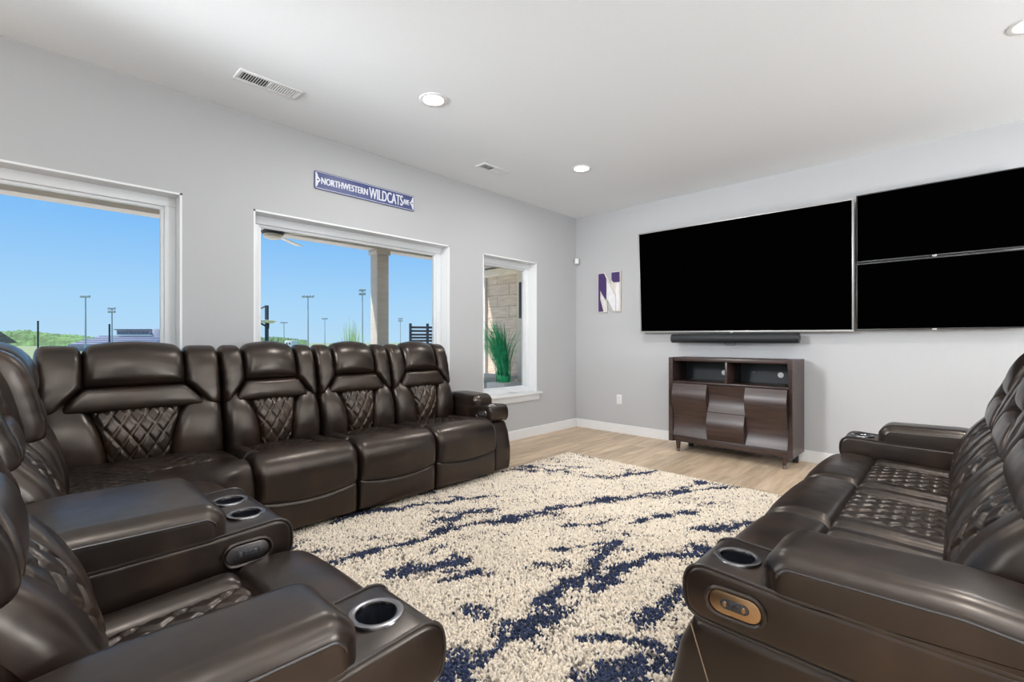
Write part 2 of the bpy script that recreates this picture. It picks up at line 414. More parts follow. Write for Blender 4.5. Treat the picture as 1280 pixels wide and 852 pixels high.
def vent(x, y, lx, ly, label, nsl):
    t = thing('ceiling_vent', label, 'air vent', (x, y, HC), 0, 'ceiling vents')
    f = MB(); e = .022
    for lo, hi in (((-lx/2, -ly/2), (-lx/2+e, ly/2)), ((lx/2-e, -ly/2), (lx/2, ly/2)), ((-lx/2+e, -ly/2), (lx/2-e, -ly/2+e)), ((-lx/2+e, ly/2-e), (lx/2-e, ly/2)), ((-lx/2+e, -.007), (lx/2-e, .007))):
        f.box((lo[0], lo[1], -.008), (hi[0], hi[1], 0), .002)
    f.obj('vent_frame', M_TRIM, t, angle=30)
    MB().box((-lx/2+e, -ly/2+e, -.001), (lx/2-e, ly/2-e, 0)).obj('vent_duct', M_DARKSLOT, t)
    s_ = MB(); span = ly/2-e-.007
    for bank in (-1, 1):
        for k in range(nsl):
            yc = bank*(.007+span*(k+.5)/nsl)
            s_.box((-lx/2+e, -.0045, -.0006), (lx/2-e, .0045, .0006), M=T(0, yc, -.0045) @ RX(math.radians(-38*bank)))
    s_.obj('louver', M_TRIM, t, smooth=False, kind='stuff')
vent(.517, 1.075, .14, .37, 'white louvred ceiling vent nearest the camera, above the left windows', 11)
vent(.497, 3.05, .13, .32, 'small white ceiling vent between the two recessed lights', 10)

# ------------------------------------------------------------------ wall items
# street sign above the middle window (local: x along wall, z up, faces -y ; rotated to face +x)
def street_sign():
    t = thing('street_sign', 'blue and white metal street sign above the middle window', 'sign', (.006, 1.582, 2.322), PI/2)
    W, Hh = .925, .143
    MB().plate(round_poly([(0, 0), (W, 0), (W, Hh), (0, Hh)], .014), -.006, 0, .0015, 2, axis='y').obj('sign_plate', M_SIGNBLUE, t)
    o1 = round_poly([(.008, .008), (W-.008, .008), (W-.008, Hh-.008), (.008, Hh-.008)], .010)
    MB().tube([(a, -.0065, c) for a, c in o1], .0022, 6, True).obj('border', M_SIGNWHITE, t)
    for sg, x0 in ((1, .011), (-1, W-.011)):
        pts = [(x0, .016), (x0+sg*.010, .022), (x0+sg*.016, .045), (x0+sg*.036, Hh/2), (x0+sg*.016, Hh-.045), (x0+sg*.010, Hh-.022), (x0, Hh-.016)]
        MB().plate(pts, -.0085, -.004, .0006, 1, axis='y').obj('end_ornament', M_SIGNWHITE, t)
        MB().lathe([(.006, -.001), (.006, .003), (.004, .004)], 12, T(x0+sg*.014, -.009, Hh/2) @ RX(PI/2)).obj('rivet', M_BLACK, t)
    def word(body, x0, x1, z0, z1, bold):
        me = text_mesh(body, 1, .0016, 'lettering', M_SIGNWHITE)
        v = np.zeros(len(me.vertices)*3); me.vertices.foreach_get('co', v); v = v.reshape(-1, 3)
        mn, mx = v.min(0), v.max(0)
        nx = x0+(v[:, 0]-mn[0])/(mx[0]-mn[0])*(x1-x0); nz = z0+(v[:, 1]-mn[1])/(mx[1]-mn[1])*(z1-z0)
        w_ = np.stack([nx, -.0075-v[:, 2], nz], 1)
        me.vertices.foreach_set('co', w_.ravel()); me.update()
        link('lettering', me, t)
        m2 = me.copy(); w2 = w_.copy(); w2[:, 0] += bold; w2[:, 1] += .0002; m2.vertices.foreach_set('co', w2.ravel()); m2.update()
        link('lettering', m2, t)
    word('NORTHWESTERN', .052, .452, .045, .098, .004)
    word('WILDCATS', .468, .800, .026, .118, .004)
    word('AVE', .806, .866, .046, .092, .004)
street_sign()
# block letter N
def letter_n():
    t = thing('wall_letter', 'wooden block letter N in purple and white on the back wall', 'wall decor', (.352, YB-.004, 1.482), 0)
    W, Hh, D = .325, .50, .03
    slab = lambda pts, d0, d1: MB().plate(pts, -d1, -d0, .002, 1, axis='y')
    L_ = [(0, 0), (.125, 0), (.125, .2), (.20, .115), (.20, 0), (W, 0), (W, Hh), (.20, Hh), (.20, .30), (.125, .385), (.125, Hh), (0, Hh)]
    back = [(0, 0), (.135, 0), (.135, .16), (.235, .0), (W, 0), (W, Hh), (.19, Hh), (.19, .34), (.105, Hh), (0, Hh)]
    slab(back, 0, .016).obj('backing_board', M_LWOOD, t)
    slab([(.012, .012), (.082, .012), (.036, .17), (.036, .255), (.125, .10), (.125, .215), (.125, .36), (.098, .488), (.012, .488)][:3]+[(.036, .26), (.125, .155), (.125, .42), (.09, .488), (.012, .488)], .016, .026).obj('purple_stem', M_PURPLE, t)
    slab([(.048, .20), (.048, .265), (.125, .14), (.125, .06), (.10, .06)], .016, .024).obj('white_wedge', M_WHITEWASH, t)
    slab([(.138, .17), (.232, .012), (.262, .012), (.262, .20), (.145, .405), (.138, .40)], .016, .03).obj('white_diagonal', M_WHITEWASH, t)
    slab([(.266, .012), (.313, .012), (.313, .355), (.266, .355)], .016, .026).obj('white_stem', M_WHITEWASH, t)
    slab(round_poly([(.202, .488), (.202, .395), (.232, .365), (.313, .365), (.313, .488)], [0, .02, .02, 0, 0]), .016, .026).obj('purple_cap', M_PURPLE, t)
    MB().tube([(.135, -.03, .41), (.262, -.03, .195)], .004, 6).tube([(.04, -.027, .27), (.13, -.027, .12), (.232, -.03, .0125)], .004, 6).obj('edge_strip', M_LWOOD, t)
letter_n()
t = thing('motion_sensor', 'small white motion sensor high in the back corner', 'sensor', (.045, YB-.045, 1.99+.14), math.radians(-45))
MB().plate(round_poly([(-.022, 0), (.022, 0), (.022, .07), (-.022, .07)], .01), -.03, .02, .006, 2, axis='y').obj('sensor_body', M_PLASTIC, t)
MB().plate(round_poly([(-.014, .008), (.014, .008), (.014, .035), (-.014, .035)], .006), -.034, -.029, .002, 2, axis='y').obj('sensor_lens', M_VINYL, t)
t = thing('wall_outlet', 'white electrical outlet low on the back wall beneath the letter', 'outlet', (.648, YB, .41), 0)
MB().plate(round_poly([(-.036, -.058), (.036, -.058), (.036, .058), (-.036, .058)], .005), -.006, 0, .002, 2, axis='y').obj('cover_plate', M_PLASTIC, t)
for dz in (-.02, .02):
    MB().plate(round_poly([(-.014, dz-.014), (.014, dz-.014), (.014, dz+.014), (-.014, dz+.014)], .007), -.008, -.005, .001, 1, axis='y').obj('socket', M_WHITE, t)
    MB().box((-.007, -.0085, dz-.005), (-.005, -.0075, dz+.005)).box((.005, -.0085, dz-.005), (.007, -.0085+.001, dz+.005)).obj('slot', M_DARKSLOT, t)

# televisions (local: x width from left, z up, screen faces -y)
def tv(x0, z0, Wd, Hh, y, tilt, label, bez, mat, logo=None, roll=0):
    t = thing('television', label, 'television', (x0, y, z0), 0, 'wall mounted televisions')
    t.rotation_euler = (tilt, -roll, 0)
    MB().plate(round_poly([(0, 0), (Wd, 0), (Wd, Hh), (0, Hh)], .006, 3), 0, .035, .004, 2, axis='y').obj('housing', mat, t)
    f = MB()
    for lo, hi in (((0, 0), (Wd, bez*1.3)), ((0, Hh-bez), (Wd, Hh)), ((0, bez*1.3), (bez, Hh-bez)), ((Wd-bez, bez*1.3), (Wd, Hh-bez))):
        f.box((lo[0], -.006, lo[1]), (hi[0], .004, hi[1]), .002)
    f.obj('bezel', mat, t, angle=30)
    MB().box((bez, -.002, bez*1.3), (Wd-bez, .002, Hh-bez)).obj('screen', M_SCREEN, t, smooth=False)
    MB().box((Wd*.3, .035, Hh*.25), (Wd*.7, .088, Hh*.75), .01).obj('wall_bracket', M_BLACK, t)
    if logo == 'dot':
        MB().box((Wd/2-.014, -.010, -.008), (Wd/2+.014, .004, bez*1.0), .003).obj('sensor_tab', M_BEZEL, t)
    return t
tv(.985, 1.220, 2.02, 1.138, 4.965, math.radians(3.9), 'largest wall television with thin silver frame above the soundbar', .014, M_BEZEL, 'dot', math.radians(-.45))
tv(3.022, 1.797, 1.0, .575, 4.965, math.radians(1.2), 'upper of the two smaller televisions at right', .008, M_BEZELD, 'dot')
tv(3.022, 1.217, 1.0, .567, 4.965, math.radians(.5), 'lower of the two smaller televisions at right', .008, M_BEZELD, 'dot')
t = thing('soundbar', 'long black soundbar mounted beneath the largest television', 'soundbar', (1.385, 4.93, 1.152), 0)
prof = [(math.cos(a)*.05, math.sin(a)*.047) for a in np.linspace(0, 2*PI, 20, endpoint=False)]
MB().plate(prof, .012, 1.205, .004, 2).obj('grille', M_BLACK, t)
prof2 = [(math.cos(a)*.0505, math.sin(a)*.0475) for a in np.linspace(0, 2*PI, 20, endpoint=False)]
for a, c in ((0, .012), (1.205, 1.217)): MB().plate(prof2, a, c, .003, 2).obj('end_cap', M_BEZELD, t)
MB().box((.45, -.01, .040), (.70, .12, .050), .003).obj('mount_bracket', M_BLACK, t)
MB().tube([(.565, -.02, -.045), (.57, -.02, -.066), (.58, -.02, -.07), (.65, -.02, -.07), (.66, -.02, -.064), (.665, -.02, -.045)], .003, 6).obj('cable_loop', M_DARKMETAL, t)

# ------------------------------------------------------------------ media cabinet
def cabinet():
    t = thing('media_cabinet', 'dark espresso media cabinet with rippled doors beneath the soundbar', 'cabinet', (1.50, 4.60, 0), 0)
    W, Z0, Z1, D = 1.126, .105, .958, .40
    MB().box((.012, .006, Z1-.036), (W-.012, D, Z1), .004).obj('top', M_CAB, t)
    for sx, nm in ((0, 1), (W, -1)):
        q = MB()
        # stile: concave flared front edge, full depth side panel behind it
        zz = np.linspace(Z0, Z1, 15); vs_ = []; fs_ = []
        for z in zz:
            k = 1-(2*(z-Z0)/(Z1-Z0)-1)**2
            wd = .046-.012*k; fr = -.004+.022*k
            for xx, yy in ((0, -.004), (.006, -.008), (wd, fr-.004), (wd, .05), (.022, .06), (.022, D), (0, D)): vs_.append((sx+nm*xx, yy, z))
        n = 7
        for i in range(len(zz)-1):
            for j in range(n): fs_.append((i*n+j, i*n+(j+1) % n, (i+1)*n+(j+1) % n, (i+1)*n+j))
        fs_ += [tuple(range(n)), tuple((len(zz)-1)*n+j for j in range(n))[::-1]]
        q.add(vs_, fs_); q.obj('side_panel', M_CAB, t, angle=30)
    MB().box((.018, D-.012, Z0+.05), (W-.018, D, Z1-.03)).obj('back_panel', M_CABIN, t)
    MB().box((.022, .012, .700), (W-.022, D-.012, .718), .002).obj('shelf', M_CAB, t)
    MB().box((W/2-.011, .008, .718), (W/2+.011, D-.012, Z1-.036), .002).obj('divider', M_CAB, t)
    MB().box((.022, .010, Z0), (W-.022, D-.012, Z0+.062), .004).obj('base_rail', M_CAB, t)
    MB().box((.022, .03, Z0+.062), (W-.022, D-.014, .70)).obj('inner_box', M_CABIN, t)
    for x in (.415, .935):
        MB().lathe([(.026, 0), (.026, .004), (.020, .006), (.018, .006)], 20, T(x, D-.013, .80) @ RX(PI/2)).obj('cable_hole', M_WHITE, t)
    for x in (.70, .75):
        MB().lathe([(.014, 0), (.014, .006), (.010, .007)], 16, T(x, D-.013, .81) @ RX(PI/2)).obj('knockout', M_DARKMETAL, t)
    def wavy(nm, x0, x1, z0, z1, seg):
        # seg: list of (za,zb,sign) convex (+) / concave (-)
        zz = np.linspace(z0, z1, 41); fr = []
        for z in zz:
            y = 0
            for za, zb, sg in seg:
                if za <= z <= zb+1e-6: y = -sg*.036*math.sin(PI*(z-za)/(zb-za))
            fr.append(y)
        vs_, fs_ = [], []
        for z, y in zip(zz, fr):
            vs_ += [(x0, y, z), (x1, y, z), (x1, .052, z), (x0, .052, z)]
        m = len(zz)
        for i in range(m-1):
            for j in range(4): fs_.append((i*4+j, i*4+(j+1) % 4, (i+1)*4+(j+1) % 4, (i+1)*4+j))
        fs_ += [(0, 1, 2, 3), ((m-1)*4+3, (m-1)*4+2, (m-1)*4+1, (m-1)*4)]
        return MB().add(vs_, fs_).obj(nm, M_CAB, t, angle=35)
    zb, zm, zt = .170, .437, .697
    wavy('door', .044, .388, zb, zt, [(zb, zm, -.8), (zm, zt, .9)])
    wavy('door', .736, W-.046, zb, zt, [(zb, zm, -.8), (zm, zt, .9)])
    wavy('drawer', .391, .733, zm+.002, zt, [(zm, zt, -.8)])
    wavy('drawer', .391, .733, zb, zm-.002, [(zb, zm, .95)])
    for x, y in ((.085, .035), (W-.075, .035)):
        l = MB().lathe([(.013, .0), (.0245, Z0)], 16, T(x, y, 0)).obj('leg', M_CAB, t)
        MB().lathe([(.0155, .0), (.0185, .03), (.017, .031)], 16, T(x, y, 0)).obj('metal_tip', M_GUN, l)
    for x in (.085, W-.06): MB().box((x-.022, D-.07, 0), (x+.022, D-.026, Z0), .004).obj('leg', M_BLACK, t)
cabinet()

# ------------------------------------------------------------------ upholstery
class Curve2:
    """arc-length curve in (y,z); t in metres; normal points to the sitter's side"""
    def __init__(s, pts, side=1, n=160):
        P = np.array(pts, float)
        A = np.vstack([2*P[0]-P[1], P, 2*P[-1]-P[-2]]); res = []
        for i in range(1, len(A)-2):
            p0, p1, p2, p3 = A[i-1:i+3]
            for u in np.linspace(0, 1, 24, endpoint=False):
                res.append(.5*((2*p1)+(-p0+p2)*u+(2*p0-5*p1+4*p2-p3)*u*u+(-p0+3*p1-3*p2+p3)*u**3))
        res.append(P[-1]); s.P = np.array(res)
        d = np.r_[0, np.cumsum(np.linalg.norm(np.diff(s.P, axis=0), axis=1))]; s.d = d; s.L = d[-1]
        tg = np.gradient(s.P, axis=0); tg /= np.linalg.norm(tg, axis=1)[:, None]
        s.N = np.stack([-tg[:, 1], tg[:, 0]], 1)*side
    def __call__(s, t):
        f = lambda a: np.interp(t, s.d, a)
        y, z, ny, nz = f(s.P[:, 0]), f(s.P[:, 1]), f(s.N[:, 0]), f(s.N[:, 1])
        q = np.sqrt(ny**2+nz**2); return y, z, ny/q, nz/q
    def at(s, z):   # first t at which the height is z
        return float(s.d[int(np.argmax(s.P[:, 1] >= z))])
def knots(n, k=3, w=.18):
    a = np.linspace(0, 1, n)
    return np.where(a < .5, .5*(2*a)**1.45, 1-.5*(2-2*a)**1.45)
QA, QB = .074, .100
def pillow(S, C, T_, r, crown=0., N=20, M=20, quilt=False, n0=0., pucker=0.):
    if quilt: p = np.linspace(0, 1, N); q = np.linspace(0, 1, M)
    else: p = knots(N); q = knots(M)
    Pm, Qm = np.meshgrid(p, q, indexing='ij')
    s_, t_ = S(Pm, Qm)
    sa, ta = S(np.zeros_like(Qm), Qm); sb, tb = S(np.ones_like(Qm), Qm); wid = np.hypot(sb-sa, tb-ta)
    sa, ta = S(Pm, np.zeros_like(Qm)); sb, tb = S(Pm, np.ones_like(Qm)); hei = np.hypot(sb-sa, tb-ta)
    g = lambda d: np.sqrt(np.clip(1-(1-np.clip(d/r, 0, 1))**2, 0, 1))
    n = T_*g(np.minimum(Pm, 1-Pm)*wid)*g(np.minimum(Qm, 1-Qm)*hei)
    n = n+crown*np.sin(PI*Pm)**.8*np.sin(PI*Qm)**.8
    if quilt:
        u, v = s_/QA, t_/QB
        dl = np.minimum(np.abs((u+v) % 1-.5), np.abs((u-v) % 1-.5)); dl = .5-np.maximum(np.abs((u+v) % 1-.5), np.abs((u-v) % 1-.5))
        n = n-.011*np.exp(-(dl/.10)**2)*g(np.minimum(Pm, 1-Pm)*wid*2)
    if pucker:
        n = n+pucker*np.sin(t_*95+np.sin(s_*40)*1.5)*np.exp(-np.minimum(Pm, 1-Pm)*wid/.03)*np.clip(np.minimum(Pm, 1-Pm)*wid/.01, 0, 1)
    y, z, ny, nz = C(t_)
    V = np.stack([s_, y+ny*(n+n0), z+nz*(n+n0)], -1).reshape(-1, 3)
    F = []
    for i in range(N-1):
        for j in range(M-1): F.append((i*M+j, (i+1)*M+j, (i+1)*M+j+1, i*M+j+1))
    b_ = MB(); b_.add(V, F); b_.uv = np.stack([s_/QA, t_/QB], -1).reshape(-1, 2)
    return b_
def pmesh(b_, name, mat):
    me = bpy.data.meshes.new(name); me.from_pydata(b_.v, [], b_.f)
    me.polygons.foreach_set('use_smooth', [True]*len(me.polygons))
    if b_.uv is not None:
        ul = me.uv_layers.new(name='UVMap'); idx = np.zeros(len(me.loops), int); me.loops.foreach_get('vertex_index', idx)
        ul.data.foreach_set('uv', b_.uv[idx].ravel())
    me.materials.append(mat); me.update(); return me
def quad(c00, c10, c11, c01, bow=(0, 0, 0, 0)):
    """corners (s,t): c00 p0q0, c10 p1q0, c11 p1q1, c01 p0q1; bow bends edges q0,q1 in t and p0,p1 in s"""
    def S(p, q):
        s_ = (1-p)*(1-q)*c00[0]+p*(1-q)*c10[0]+p*q*c11[0]+(1-p)*q*c01[0]
        t_ = (1-p)*(1-q)*c00[1]+p*(1-q)*c10[1]+p*q*c11[1]+(1-p)*q*c01[1]
        t_ = t_+4*p*(1-p)*(bow[0]*(1-q)+bow[1]*q); s_ = s_+4*q*(1-q)*(bow[2]*(1-p)+bow[3]*p)
        return s_, t_
    return S
SECT = {}
def back_curves(lean):
    ln = lambda P: [(y+lean*(z-.44), z) for y, z in P]
    low = Curve2(ln([(.545, .40), (.522, .46), (.516, .54), (.530, .62), (.558, .69), (.60, .745), (.64, .765)]), 1)
    top = Curve2(ln([(.575, .735), (.572, .78), (.585, .85), (.607, .94), (.622, .985), (.640, 1.018), (.668, 1.034), (.70, 1.028), (.73, .99), (.742, .93)]), 1)
    return low, top
def back_parts(parts, W, lean, g=.002):
    low, top = back_curves(lean)
    bw0, bw1 = .205*W/.6, .125*W/.6           # bolster width at the bottom / top
    t0, t1 = 0.0, low.L
    a = g; e = W-g
    parts.append(('back_bolster', M_LEA, pillow(quad((a, t0), (a+bw0, t0), (a+bw1, t1), (a, t1), (0, 0, 0, .03)), low, .064, .055, .010, 18, 26, pucker=.003)))
    parts.append(('back_bolster', M_LEA, pillow(quad((e-bw0, t0), (e, t0), (e, t1), (e-bw1, t1), (0, 0, -.03, 0)), low, .064, .055, .010, 18, 26, pucker=.003)))
    parts.append(('back_panel', M_QUILT, pillow(quad((a+bw0-.012, t0), (e-bw0+.012, t0), (e-bw1+.012, t1), (a+bw1-.012, t1), (0, 0, .03, -.03)), low, .052, .03, .026, 64, 56, True)))
    T1 = top.L; ww = .135*W/.6; bt = .135; pt1 = T1-.16
    mo = .045*W/.6; te = T1-.045
    def inner(t_): return np.where(t_ < bt, mo+(ww-mo)*t_/bt, ww)
    def wl(p, q): t_ = te*q-.02*q*(1-p); return a+p*inner(te*q), t_
    def wr_(p, q): t_ = te*q-.02*q*p; return e-(1-p)*inner(te*q), t_
    def bd(p, q): t_ = bt*q; k_ = inner(t_*.999); return a+k_+(W-2*g-2*k_)*p, t_
    parts.append(('headrest_wing', M_LEA, pillow(wl, top, .060, .036, .006, 18, 40, pucker=.003)))
    parts.append(('headrest_wing', M_LEA, pillow(wr_, top, .060, .036, .006, 18, 40, pucker=.003)))
    parts.append(('headrest_band', M_LEA, pillow(bd, top, .062, .036, .010, 26, 18)))
    parts.append(('head_pillow', M_LEA, pillow(quad((a+ww-.006, bt-.004), (e-ww+.006, bt-.004), (e-ww+.004, T1-.02), (a+ww-.004, T1-.02)), top, .058, .05, .034, 24, 36, pucker=.002)))
    return low, top
def body_mesh(W, lean, d0=-.02):
    low, top = back_curves(lean)
    ln = lambda y, z: (y+lean*(z-.44), z)
    lo_ = low.P[::8]; to_ = top.P[::8]
    P = [(d0, .05), (d0, .40), (.0, .425), (.535, .425)]+[tuple(q) for q in lo_ if .44 < q[1] < .728]+[tuple(q) for q in to_]+[ln(.79, .80), ln(.81, .5), (.81, .05)]
    b_ = MB(); n = len(P)
    v = [(s_, a, c) for s_ in (.006, W-.006) for a, c in P]
    f = [(i, (i+1) % n, n+(i+1) % n, n+i) for i in range(n)]+[tuple(range(n))[::-1], tuple(range(n, 2*n))]
    b_.add(v, f)
    for sx in (.05, W-.05):
        for yy in (.06, .70): b_.box((sx-.025, yy-.025, 0), (sx+.025, yy+.025, .055))
    return b_
def section(parent, W, lean, loc, rot, foot=True):
    key = (round(W, 4), lean)
    if key not in SECT:
        parts = []
        back_parts(parts, W, lean)
        g = .004; a, e = g, W-g
        seat = Curve2([(.56, .425), (.42, .425), (.28, .432), (.15, .440)], -1)
        sw = .115*W/.6
        parts.append(('seat_bolster', M_LEA, pillow(quad((a, 0), (a+sw, 0), (a+sw, seat.L), (a, seat.L)), seat, .045, .045, .004, 14, 24)))
        parts.append(('seat_bolster', M_LEA, pillow(quad((e-sw, 0), (e, 0), (e, seat.L), (e-sw, seat.L)), seat, .045, .045, .004, 14, 24)))
        parts.append(('seat_panel', M_QUILT, pillow(quad((a+sw-.006, 0), (e-sw+.006, 0), (e-sw+.006, seat.L), (a+sw-.006, seat.L)), seat, .034, .03, .012, 60, 66, True)))
        kn = Curve2([(.165, .432), (.09, .440), (.03, .438), (-.012, .420), (-.030, .385), (-.036, .33), (-.034, .27), (-.028, .20)], -1)
        parts.append(('knee_cushion', M_LEA, pillow(quad((a, 0), (e, 0), (e, kn.L-.035), (a, kn.L-.035), (0, .035, 0, 0)), kn, .050, .045, .012, 30, 40)))
        ft = Curve2([(-.026, .27), (-.030, .18), (-.028, .10), (-.022, .045)], -1)
        parts.append(('footrest', M_LEA, pillow(quad((a, .012), (e, .012), (e, ft.L), (a, ft.L), (.035, 0, 0, 0)), ft, .036, .035, .010, 30, 22)))
        SECT[key] = (body_mesh(W, lean).mesh('recliner_section', M_LEA), [(n_, pmesh(b_, n_, m_)) for n_, m_, b_ in parts])
    body, ps = SECT[key]
    o = link('recliner_section', body, parent); o.location = loc; o.rotation_euler = (0, 0, rot)
    for n_, me in ps: link(n_, me, o)
    return o
def cut_holes(ob, holes):
    """bore real cup wells (x,y,ztop,r,depth) into a mesh object"""
    c = MB()
    for x, y, z, r, d in holes: c.lathe([(r, z-d), (r, z+.1)], 40, T(x, y, 0))
    co_ = c.obj('cutter', None)
    bmx = bmesh.new(); bmx.from_mesh(co_.data); bmesh.ops.recalc_face_normals(bmx, faces=bmx.faces[:]); bmx.to_mesh(co_.data); bmx.free()
    m = ob.modifiers.new('cut', 'BOOLEAN'); m.operation = 'DIFFERENCE'; m.solver = 'EXACT'; m.object = co_
    me = bpy.data.meshes.new_from_object(ob.evaluated_get(bpy.context.evaluated_depsgraph_get()))
    ob.modifiers.clear(); ob.data = me
    bpy.data.objects.remove(co_)
    me.set_sharp_from_angle(angle=math.radians(40))
def cup(parent, x, y, z, r=.043):
    MB().lathe([(r-.004, -.075), (r-.0035, -.004), (r-.002, .002), (r+.004, .0045), (r+.011, .003), (r+.0135, -.001), (r+.013, -.006), (r+.002, -.006), (r-.001, -.012), (r-.001, -.078)], 40, T(x, y, z), cap=False).obj('cup_holder', M_CHROME, parent)
    MB().lathe([(r-.0042, -.005), (r-.0045, -.072), (.0, -.072)], 40, T(x, y, z), cap=False).obj('cup_liner', M_CUPIN, parent)
def control(parent, y, z, s0, sgn, plate, tilt=0, L=.115, Hh=.052):
    """stadium shaped power control on a side face at s0 facing sgn"""
    st = lambda l, h, n=8: [(y+math.cos(tilt)*a-math.sin(tilt)*c, z+math.sin(tilt)*a+math.cos(tilt)*c) for a, c in
        [((l-h)/2+h/2*math.cos(q), h/2*math.sin(q)) for q in np.linspace(-PI/2, PI/2, n)]+[(-(l-h)/2+h/2*math.cos(q), h/2*math.sin(q)) for q in np.linspace(PI/2, 3*PI/2, n)]]
    ext = lambda d0, d1: sorted((s0+sgn*d0, s0+sgn*d1))
    MB().tube([(s0+sgn*.002, a, c) for a, c in st(L+.014, Hh+.014)], .006, 6, True).obj('control_rim', M_LEA, parent)
    MB().plate(st(L, Hh), *ext(-.004, .004), .0015, 2).obj('control_plate', plate, parent)
    MB().plate(st(L*.56, Hh*.46), *ext(.0, .0065), .002, 2).obj('button_bar', M_BUTTON, parent)
    for k in (-1, -.33, .33, 1):
        MB().plate([(y+k*L*.18+.005*math.cos(q), z+.007*math.sin(q)) for q in np.linspace(0, 2*PI, 12, endpoint=False)], *ext(.004, .009), .001, 1).obj('button', plate if abs(k) == 1 else M_BUTTON, parent)
ARM_D = .84
def arm(parent, w, loc, rot, cups=(.5,), outer=1, ctrl=None, lean=0, stitch=True, label=None, zt=.58):
    """arm along local x 0..w, front at y=0. outer: +1 outer face at x=w, -1 at x=0"""
    b_ = MB().plate(round_poly([(-.038, .045), (ARM_D, .045), (ARM_D, .445), (.012, .445), (-.028, .36), (-.056, .22), (-.055, .12)], [.02, .03, .02, .04, .1, .1, .1], 5), .004, w-.004, .03, 4)
    a = b_.obj('armrest', M_LEA, parent); a.location = loc; a.rotation_euler = (0, 0, rot)
    band = round_poly([(-.008, zt-.135), (ARM_D, zt-.15), (ARM_D, zt-.02), (.20, zt-.012), (-.008, zt)], [.06, .02, .02, .1, .06], 8)
    bo = MB().plate(band, -.004, w+.004, .014, 4).obj('arm_rail', M_LEA)
    cr = .043; cy = .085
    cut_holes(bo, [(w*f_, cy, zt, cr+.001, .08) for f_ in cups])
    bo.parent = a
    for f_ in cups: cup(a, w*f_, cy, zt-.004)
    for sx in (.001, w-.001): MB().tube([(sx, y_, z_) for y_, z_ in band], .0042, 6, True).obj('piping', M_PIPE, a)
    nosew = .165
    pad = round_poly([(nosew, zt-.068), (ARM_D-.02, zt-.068), (ARM_D-.02, zt+.050), (.5, zt+.088), (nosew+.04, zt+.082), (nosew, zt+.045)], [.055, .055, .055, .3, .06, .05], 8)
    MB().plate(pad, -.002, w+.002, .046, 7).obj('arm_pad', M_LEA, a)
    PO = np.array(pad); e1 = PO-np.roll(PO, 1, 0); e2 = np.roll(PO, -1, 0)-PO; tg = e1/np.linalg.norm(e1, axis=1)[:, None]+e2/np.linalg.norm(e2, axis=1)[:, None]
    NN = np.stack([tg[:, 1], -tg[:, 0]], 1); NN /= np.linalg.norm(NN, axis=1)[:, None]
    IN = PO-NN*.036; IN = [q for q, o_ in zip(IN, PO) if q[1] > zt-.004 and o_[0] < ARM_D-.03]
    for sx in (-.0015, w+.0015): MB().tube([(sx, a_, c_) for a_, c_ in IN], .0032, 6).obj('pad_piping', M_PIPE, a)
    if stitch:
        sx = w-.0035 if outer > 0 else .0035
        st = MB()
        st.tube([(sx, .008, .42), (sx, .07, .24), (sx, .13, .06)], .0016, 5)
        st.obj('stitching', M_THREAD, a)
    if ctrl: control(a, ctrl[0], ctrl[1], w+.004 if ctrl[2] > 0 else -.004, ctrl[2], ctrl[3], ctrl[4] if len(ctrl) > 4 else 0)
    return a

# ---- reclining sofa on the right
rs = thing('reclining_sofa', 'brown leather three-seat reclining sofa at right, facing the windows', 'sofa', (3.17, 3.485, 0), -PI/2)
LEAN_R, LEAN_S, LEAN_N = .22, .0, .20
WR = .634
arm(rs, .215, (0, 0, 0), 0, outer=-1)
for i in range(3): section(rs, WR, LEAN_R, (.217+i*WR, 0, 0), 0)
arm(rs, .215, (.219+3*WR, 0, 0), 0, outer=1, ctrl=(.115, .508, 1, M_BRONZE, 0))

# ---- sectional on the left
ss = thing('sectional_sofa', 'dark leather reclining sectional sofa wrapping the window corner at left', 'sofa', (0, 0, 0))
LX, LY, WL = .865, .865, .605       # left run: front line x, start y
for i in range(3): section(ss, WL, LEAN_S, (LX, LY+i*WL, 0), PI/2)
arm(ss, .195, (LX-.01, LY+3*WL+.004, 0), PI/2, outer=1, ctrl=(.11, .508, -1, M_GUN))
NX, NY = 2.915, .578
arm(ss, .205, (NX, NY, 0), PI, outer=-1)
section(ss, .555, LEAN_N, (NX-.21, NY, 0), PI)
# console between the two near seats
cw = .44
a = arm(ss, cw, (NX-.21-.558, NY, 0), PI, cups=(.29, .68), outer=1, ctrl=(.12, .505, -1, M_GUN, 0), stitch=False)
a.name = 'console'
section(ss, .575, LEAN_N, (NX-.21-.558-cw-.004, NY, 0), PI)
XA = NX-.21-.558-cw-.004-.575        # where the wedge begins along x
